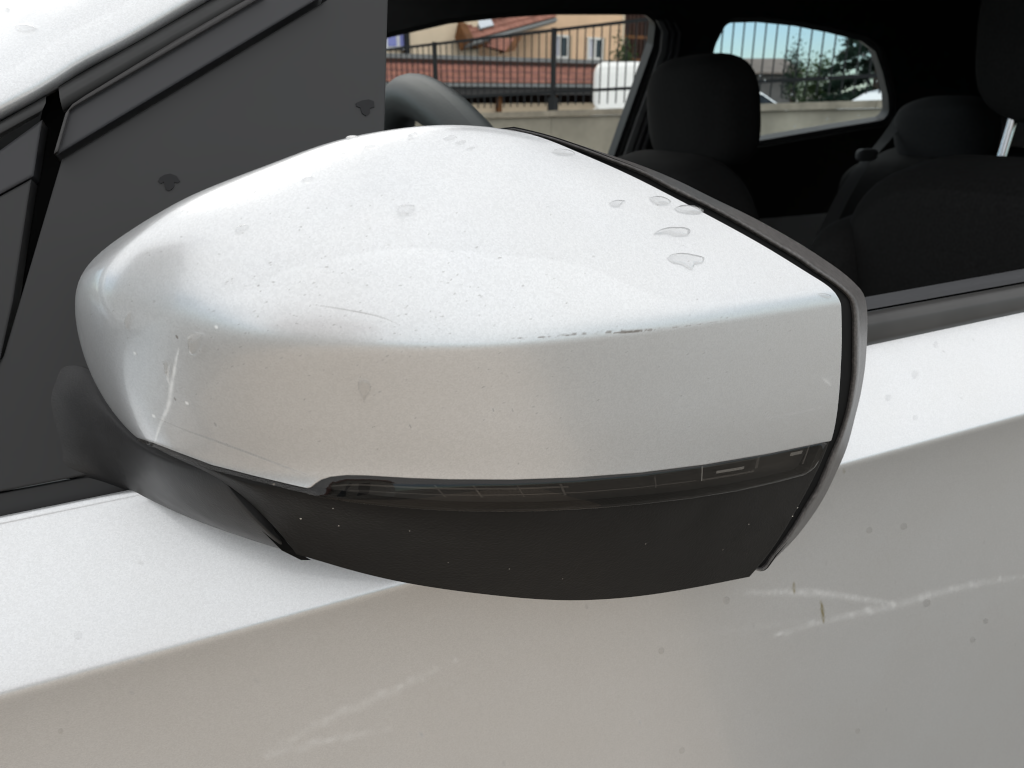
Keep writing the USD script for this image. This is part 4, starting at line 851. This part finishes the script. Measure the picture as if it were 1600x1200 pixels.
obj('gutter', obox(P_[0], AXR, (-0.3, -0.16, -0.14), (np.linalg.norm(P_[1] - P_[0]) + 0.05, -0.01, -0.01)), flash_m, house)
LE, LU = np.linalg.norm(P_[1] - P_[0]), np.linalg.norm(P_[3] - P_[0])
def roof_uv(px, py):
    d = ray(float(px), float(py)); t_ = ((P_[0] - CAM) @ n_) / (d @ n_); q = CAM + d * t_ - P_[0]; return q @ ed, q @ ud
for q in ([(751, 58), (754, 51), (770, 48), (772, 55)], [(773, 56), (778, 49), (806, 42), (808, 48)]):
    uv = A([roof_uv(*p) for p in q]); lo, hi = uv.min(0), uv.max(0)
    f_ = obj('roof_window', obox(P_[0], AXR, (lo[0], lo[1], 0.02), (hi[0], hi[1], 0.10)), flash_m, house)
    obj('pane', obox(P_[0], AXR, (lo[0] + 0.03, lo[1] + 0.03, 0.101), (hi[0] - 0.03, hi[1] - 0.03, 0.115)), sky_glass, f_)
# lower slope of the wing behind the fence and its dark gable end
low2 = [(762, 72, 24.6), (790, 80, 24.8), (812, 60, 25.4), (768, 60, 24.8)]
Q_ = A([hz(*p) for p in low2]); n2 = np.cross(Q_[1] - Q_[0], Q_[2] - Q_[0]); n2 /= np.linalg.norm(n2)
obj('porch_roof', m3.Manifold.hull_points(np.vstack([Q_, Q_ + h2 * 0.3])), tile_m, house)
Q2 = A([hz(*p) for p in [(788, 83, 24.7), (804, 79, 25.0), (818, 52, 25.6), (806, 58, 25.3)]])
obj('porch_verge', m3.Manifold.hull_points(np.vstack([Q2, Q2 + h2 * 0.3])), timber, house)
Q3 = A([hz(*p) for p in [(733, 66, 24.2), (762, 66, 24.6), (757, 60, 24.5), (735, 62, 24.2), (726, 72, 24.2), (750, 76, 24.5)]])
obj('eave_soffit', m3.Manifold.hull_points(np.vstack([Q3, Q3 + h2 * 0.3])), timber, house)
# cream house at the left with a blue sign-like window
K3 = 34 * 1858.0
c0 = hz(640, 75, 23.4)
cream = thing('cream_house', 'cream house behind the fence with a blue and white window', 'house', [c0[0], c0[1], 0])
obj('wall', obox(c0, AX, (0, 0, -c0[2]), (2.3, 2.2, 3.2)), plaster2, cream)
obj('wall', obox(c0, AX, (-5.0, 0.15, -c0[2]), (-0.15, 2.2, 3.2)), plaster2, cream)
obj('downpipe', obox(c0, AX, (-0.14, -0.06, -c0[2]), (-0.02, 0.05, 3.2)), iron, cream)
def rc(px, py): 
    d = ray(float(px), float(py)); t_ = ((c0 + h2 * 0.15 - CAM) @ h2) / (d @ h2); q = CAM + d * t_ - c0; return A([q @ h1, q[2]])
a_, b_ = rc(602, 77), rc(635, 50)
wf = obj('window', obox(c0, AX, (a_[0], 0.10, a_[1]), (b_[0], 0.148, b_[1])), principled('pale_window_frame', (0.6, 0.6, 0.64), 0.5), cream)
blue = principled('blue_blind', (0.20, 0.22, 0.50), 0.6)
for (x0, x1) in ((605, 617), (624, 634)):
    a2, b2 = rc(x0, 72), rc(x1, 55); obj('pane', obox(c0, AX, (a2[0], 0.08, a2[1]), (b2[0], 0.099, b2[1])), blue, wf)
# dark timber house at the right
t0_ = hz(962, 92, 37.0)
dark = thing('dark_timber_house', 'dark brown timber chalet with vertical boards behind the van', 'house', [t0_[0], t0_[1], 0])
obj('wall', obox(t0_, AX, (0.0, 0.6, -t0_[2]), (7, 5.0, 5.0)), dark_timber, dark)
for i in range(16): obj('board', obox(t0_, AX, (0.02 + i * 0.24, 0.53, 0.25), (0.17 + i * 0.24, 0.597, 2.4)), dark_timber, dark)
obj('balcony_rail', obox(t0_, AX, (0.0, -0.1, 0.85), (5, 0.0, 0.98)), timber, dark)
obj('balcony_floor', obox(t0_, AX, (0.0, -0.1, -0.10), (5, 0.59, 0.03)), timber, dark)

# ------------------------------------------------------------------ vehicles behind the wall
white_paint = principled('white_car_paint', (0.78, 0.78, 0.76), 0.3, coat=0.6)
silver_car = principled('pale_silver_car_paint', (0.60, 0.62, 0.62), 0.3, metallic=0.5, coat=0.6)
def loft_sections(profile, ys, insets, n=3):
    """A body from its side outline (x, z): the outline stands at every station ys, drawn in by insets."""
    p = A(profile, float); c = p.mean(0); G_ = []
    for y, k in zip(ys, insets):
        q = np.array(Polygon(p).buffer(-k, join_style=1).exterior.coords) if k > 0 else np.vstack([p, p[:1]])
        t = np.r_[0, np.cumsum(np.linalg.norm(np.diff(q, axis=0), axis=1))]; t /= t[-1]
        ang = None
        # start each ring at the point lowest and rearmost, so that rings line up
        i = np.argmin(q[:-1, 0] + q[:-1, 1]); q = np.vstack([q[i:-1], q[:i], q[i:i + 1]])
        if Polygon(q).exterior.is_ccw is False: q = q[::-1]
        t = np.r_[0, np.cumsum(np.linalg.norm(np.diff(q, axis=0), axis=1))]; t /= t[-1]
        s = np.linspace(0, 1, 90); G_.append(np.c_[np.interp(s, t, q[:, 0]), np.full(90, y), np.interp(s, t, q[:, 1])])
    return np.stack(G_, 0)
def build_vehicle(name, label, loc, heading, lowp, cabp, W, wheel_x, pnt, wr=0.31, cab_in=0.16, cat='car', glass=()):
    root = thing(name, label, cat, loc)
    c_, s_ = math.cos(heading), math.sin(heading); R3 = A([[c_, s_, 0], [-s_, c_, 0], [0, 0, 1]])
    put = lambda m: trimesh.Trimesh(m.vertices @ R3 + A(loc), m.faces, process=False)
    def shell(prof, w_, ins):
        G_ = loft_sections(prof, [-w_, -w_ + 0.03, -w_ + 0.08, -w_ + 0.16, w_ - 0.16, w_ - 0.08, w_ - 0.03, w_], [ins + 0.16, ins + 0.08, ins + 0.03, ins, ins, ins + 0.03, ins + 0.08, ins + 0.16])
        m = grid_mesh(G_); ends = []
        for k_ in (0, -1):
            r_ = G_[k_][:-1]; t_ = trimesh.creation.triangulate_polygon(Polygon(r_[:, [0, 2]]), engine='earcut'); ends.append(trimesh.Trimesh(np.c_[t_[0][:, 0], np.full(len(t_[0]), r_[0, 1]), t_[0][:, 1]], t_[1], process=False))
        m = trimesh.util.concatenate([m] + ends); trimesh.repair.fix_normals(m); return m
    obj('body', put(shell(lowp, W, 0.0)), pnt, root, smooth=35)
    cab = obj('cabin', put(shell(cabp, W - cab_in, 0.0)), pnt, root, smooth=35)
    for g_ in glass:
        for sgn in (-1, 1):
            m = trimesh.creation.extrude_polygon(Polygon(g_), 0.012, engine='earcut'); v_ = m.vertices
            y_ = sgn * (W - cab_in + 0.002) ; m.vertices = np.c_[v_[:, 0], y_ + sgn * v_[:, 2], v_[:, 1]]; trimesh.repair.fix_normals(m); obj('side_window', put(m), dark_glass, cab)
    for x in wheel_x:
        for sgn in (-1, 1):
            wheel_parts(root, A([x, sgn * (W - 0.09), wr]) @ R3 + A(loc), A([0, sgn, 0]) @ R3, wr)
    return root
car_low = [(-2.05, .32), (2.05, .32), (2.12, .55), (2.05, .74), (1.2, .88), (.9, .92), (-1.9, .95), (-2.1, .8)]
car_cab = [(1.05, .88), (.25, 1.36), (0.0, 1.42), (-1.2, 1.44), (-1.55, 1.38), (-1.98, .92)]
car_glass = [[(.82, .96), (.22, 1.32), (-.35, 1.36), (-.35, .96)], [(-.43, .96), (-.43, 1.36), (-1.25, 1.36), (-1.6, .98)]]
van_low = [(-2.4, .35), (2.4, .35), (2.5, .8), (2.4, 1.05), (1.7, 1.2), (-2.45, 1.2), (-2.5, .6)]
van_cab = [(1.75, 1.15), (1.0, 1.92), (.7, 1.99), (-2.15, 2.0), (-2.38, 1.93), (-2.47, 1.15)]
van_glass = [[(1.45, 1.25), (.95, 1.78), (.35, 1.82), (.35, 1.25)]]
vz = hz(978, 95, 15.5)
# the van's rear corner shows right of the low building
vd = ray(1000., 120.); vd = A([vd[0], vd[1], 0]); vd /= np.linalg.norm(vd); hv = math.atan2(vd[1], vd[0])
build_vehicle('white_van', 'white delivery van parked behind the fence next to the ochre house', [*(hz(1000, 120, 15.5)[:2] + vd[:2] * 2.5), vz[2] - 2.0], hv, van_low, van_cab, 0.92, (-1.5, 1.5), white_paint, 0.33, 0.05, 'van', van_glass)
def by_roof(px, py, Z, roof): q = hz(px, py, Z); return q[:2], q[2] - roof
q, zc = by_roof(1160, 138, 18.0, 1.44)
build_vehicle('white_car', 'white car whose roof rises behind the wall in the quarter window', [q[0], q[1], zc], math.radians(-23), car_low, car_cab, 0.86, (-1.3, 1.3), white_paint, glass=car_glass)
q, zc = by_roof(1402, 136, 13.0, 1.44)
build_vehicle('silver_estate_car', 'pale silver car behind the wall at the right of the quarter window', [q[0], q[1], zc], math.radians(157), car_low, car_cab, 0.86, (-1.3, 1.3), silver_car, glass=car_glass)

# ------------------------------------------------------------------ right background: hut, trees, shrubs
hut0 = hz(1150, 152, 38.0)
hut = thing('flat_roofed_shed', 'grey brown shed with a shallow roof beyond the parked white car', 'building', [hut0[0], hut0[1], 0])
RX = A([Rt, Fh, Up])
obj('wall', obox(hut0, RX, (-3.0, 0, -hut0[2]), (2.75, 5, 1.0)), principled('grey_boards', (0.09, 0.085, 0.08), 0.8, noise=4.0), hut)
obj('roof', m3.Manifold.hull_points(A([hut0 + Rt * x + Fh * y + Up * z for x in (-3.2, 2.85) for y, z in ((-0.3, 1.0), (-0.3, 1.08), (5.3, 1.0), (2.5, 1.75))])), principled('brown_roof_sheet', (0.17, 0.14, 0.12), 0.8, noise=2.0), hut)
leaf_dark = mat('conifer_needles', {'o': ('geometry', {}), 'r': ('rgb_ramp', {'ramp': [(0, (0.012, 0.028, 0.018)), (1, (0.045, 0.075, 0.04))]}), 'p': ('principled_bsdf', {'roughness': 0.7, 'specular_ior_level': 0.2}), 't': ('translucent_bsdf', {}), 'm': ('mix_closure', {'fac': 0.25})},
    [('o.random_per_island', 'r.fac'), ('r.color', 'p.base_color'), ('r.color', 't.color'), ('p.BSDF', 'm.closure1'), ('t.BSDF', 'm.closure2')], surface='m.closure')
leaf_green = mat('shrub_leaves', {'o': ('geometry', {}), 'r': ('rgb_ramp', {'ramp': [(0, (0.03, 0.06, 0.015)), (1, (0.11, 0.17, 0.04))]}), 'p': ('principled_bsdf', {'roughness': 0.6}), 't': ('translucent_bsdf', {}), 'm': ('mix_closure', {'fac': 0.3})},
    [('o.random_per_island', 'r.fac'), ('r.color', 'p.base_color'), ('r.color', 't.color'), ('p.BSDF', 'm.closure1'), ('t.BSDF', 'm.closure2')], surface='m.closure')
bark = principled('bark', (0.06, 0.045, 0.035), 0.9, noise=6.0, noise_amt=0.3)
def leaves(centers, size, rng, elong=1.0):
    n = len(centers); d = rng.normal(size=(n, 3)); d /= np.linalg.norm(d, axis=1, keepdims=True); e_ = np.cross(d, rng.normal(size=(n, 3))); e_ /= np.linalg.norm(e_, axis=1, keepdims=True)
    s = size * rng.uniform(0.6, 1.4, (n, 1)); d = d * s * elong; e_ = e_ * s * 0.5
    V = np.stack([centers - d, centers + e_, centers + d, centers - e_], 1).reshape(-1, 3); i = np.arange(n) * 4
    return trimesh.Trimesh(V, np.vstack([np.c_[i, i + 1, i + 2], np.c_[i, i + 2, i + 3]]), process=False)
def conifer(loc, H, R_, label, rng):
    t = thing('spruce_tree', label, 'tree', loc)
    loc = A(loc, float)
    obj('trunk', tube([loc + Up * H * s for s in np.linspace(0, 1, 8)], np.linspace(0.16, 0.01, 8)), bark, t, smooth=True)
    L, B_ = [], []
    for z in np.arange(0.8, H * 0.97, 0.42):
        r = R_ * (1 - z / H) ** 0.85 * rng.uniform(0.8, 1.1)
        for k_ in range(7):
            a_ = rng.uniform(0, 2 * np.pi); rr = r * rng.uniform(0.7, 1.1); dv = A([math.cos(a_), math.sin(a_), 0])
            s = np.linspace(0, 1, 6); path = loc + Up * (z - 0.25 * rr * s ** 1.5 + 0.08 * rr * s ** 4)[:, None] + dv * (rr * s)[:, None]
            B_.append(tube(path, np.linspace(0.03, 0.006, 6), 4))
            m_ = int(150 * rr); ss = rng.uniform(0.12, 1, m_) ** 0.8
            base_ = loc + dv * (rr * ss)[:, None] + Up * (z - 0.25 * rr * ss ** 1.5)[:, None]
            L.append(base_ + rng.normal(size=(m_, 3)) * A([0.13, 0.13, 0.07]) * (1.15 - 0.5 * ss)[:, None])
    cr = obj('crown', leaves(np.vstack(L), 0.075, rng, 1.3), leaf_dark, t)
    obj('limbs', join(B_), bark, t)
def shrub(loc, H, R_, name, label, rng, material, n=2600, size=0.05, cat='shrub'):
    t = thing(name, label, cat, loc); loc = A(loc, float)
    B_, L = [], []
    for k_ in range(14):
        a_ = rng.uniform(0, 2 * np.pi); tip = loc + A([math.cos(a_) * R_ * rng.uniform(0.2, 0.9), math.sin(a_) * R_ * rng.uniform(0.2, 0.9), H * rng.uniform(0.6, 1)])
        path = loc + np.linspace(0, 1, 5)[:, None] ** A([1.6, 1.6, 1.0]) * (tip - loc); B_.append(tube(path, np.linspace(0.03, 0.006, 5), 4))
        L.append(path[-1] + rng.normal(size=(n // 28, 3)) * A([R_, R_, H * 0.5]) * 0.30); L.append(path[3] + rng.normal(size=(n // 28, 3)) * A([R_, R_, H * 0.5]) * 0.34)
    obj('stems', join(B_), bark, t); obj('foliage', leaves(np.vstack(L), size, rng), material, t)
rg = np.random.default_rng(21)
tz = hz(1368, 150, 24.0); conifer([tz[0], tz[1], 0], 9.0, 2.0, 'tall dark spruce at the right of the quarter window', rg)
tz = hz(1280, 150, 26.0); shrub([tz[0], tz[1], 0], 1.9, 0.75, 'green_shrub', 'light green shrub at the foot of the dark spruce', rg, leaf_green)
tz = hz(1238, 150, 28.0); shrub([tz[0], tz[1], 0], 2.25, 0.4, 'young_tree', 'thin young tree beside the shed end', rg, leaf_dark, 1100, 0.05, 'tree')
tz = hz(978, 90, 24.0); shrub([tz[0], tz[1], 0.9], 1.4, 0.35, 'balcony_plant', 'pale green plant between the ochre and timber houses', rg, leaf_green, 800, 0.05, 'plant')
# far mesh fence low in the gap
f0 = hz(1238, 158, 30.0)
ff = thing('far_railing', 'thin far railing in the gap beside the shed', 'fence', [f0[0], f0[1], 0])
for i in range(15): obj('picket', obox(f0, RX, (i * 0.115, 0, -f0[2]), (i * 0.115 + 0.03, 0.03, 0.42)), iron, ff)
obj('rail', obox(f0, RX, (-0.05, -0.02, 0.42), (1.75, 0.05, 0.46)), iron, ff)
# ------------------------------------------------------------------ behind the photographer: the other side of the lane, seen only as reflections
g0 = CAM + A([math.sin(math.radians(-77)), math.cos(math.radians(-77)), 0]) * 7.6; g0[2] = 0
ga = A([math.cos(math.radians(-77)), -math.sin(math.radians(-77)), 0]); gb = A([-ga[1], ga[0], 0]); gb = gb * np.sign(gb @ (g0 - CAM))
gab = thing('gable_house', 'pale gabled house ahead of the car mirrored in the cap', 'house', g0)
pr = Polygon([(-1.7, 0), (1.7, 0), (1.7, 4.0), (0.0, 6.0), (-1.7, 4.0)])
obj('wall', slab(pr, g0, ga, Up, -5.0 if (np.cross(ga, Up) @ gb) < 0 else 0.0, 0.0 if (np.cross(ga, Up) @ gb) < 0 else 5.0), principled('gable_plaster', (0.30, 0.29, 0.27), 0.9), gab)
for sg in (-1, 1): obj('roof', obox(g0 + ga * 0 + Up * 6.02, A([ga * sg * 0.648 - Up * 0.762, gb, np.cross(ga * sg * 0.648 - Up * 0.762, gb)]), (0.0, -0.3, -0.06), (2.95, 5.2, 0.06)), tile_d, gab)
b0 = A([-7.0, -13.0, 0.0])
opp = thing('opposite_house', 'pale house across the lane mirrored in the paint', 'house', b0)
obj('wall', box(b0 + A([-6, -7, 0]), b0 + A([5, 0, 4.6])), principled('grey_plaster', (0.42, 0.40, 0.36), 0.9), opp)
obj('roof', m3.Manifold.hull_points(A([b0 + A(p) for p in ((-6.5, 0.6, 4.5), (5.5, 0.6, 4.5), (-6.5, -7.5, 4.5), (5.5, -7.5, 4.5), (-6.5, -3.5, 7.0), (5.5, -3.5, 7.0))])), tile_d, opp)
for i in range(4): obj('window', box(b0 + A([-5 + i * 2.5, 0.003, 1.4]), b0 + A([-3.9 + i * 2.5, 0.03, 2.9])), dark_glass, opp)
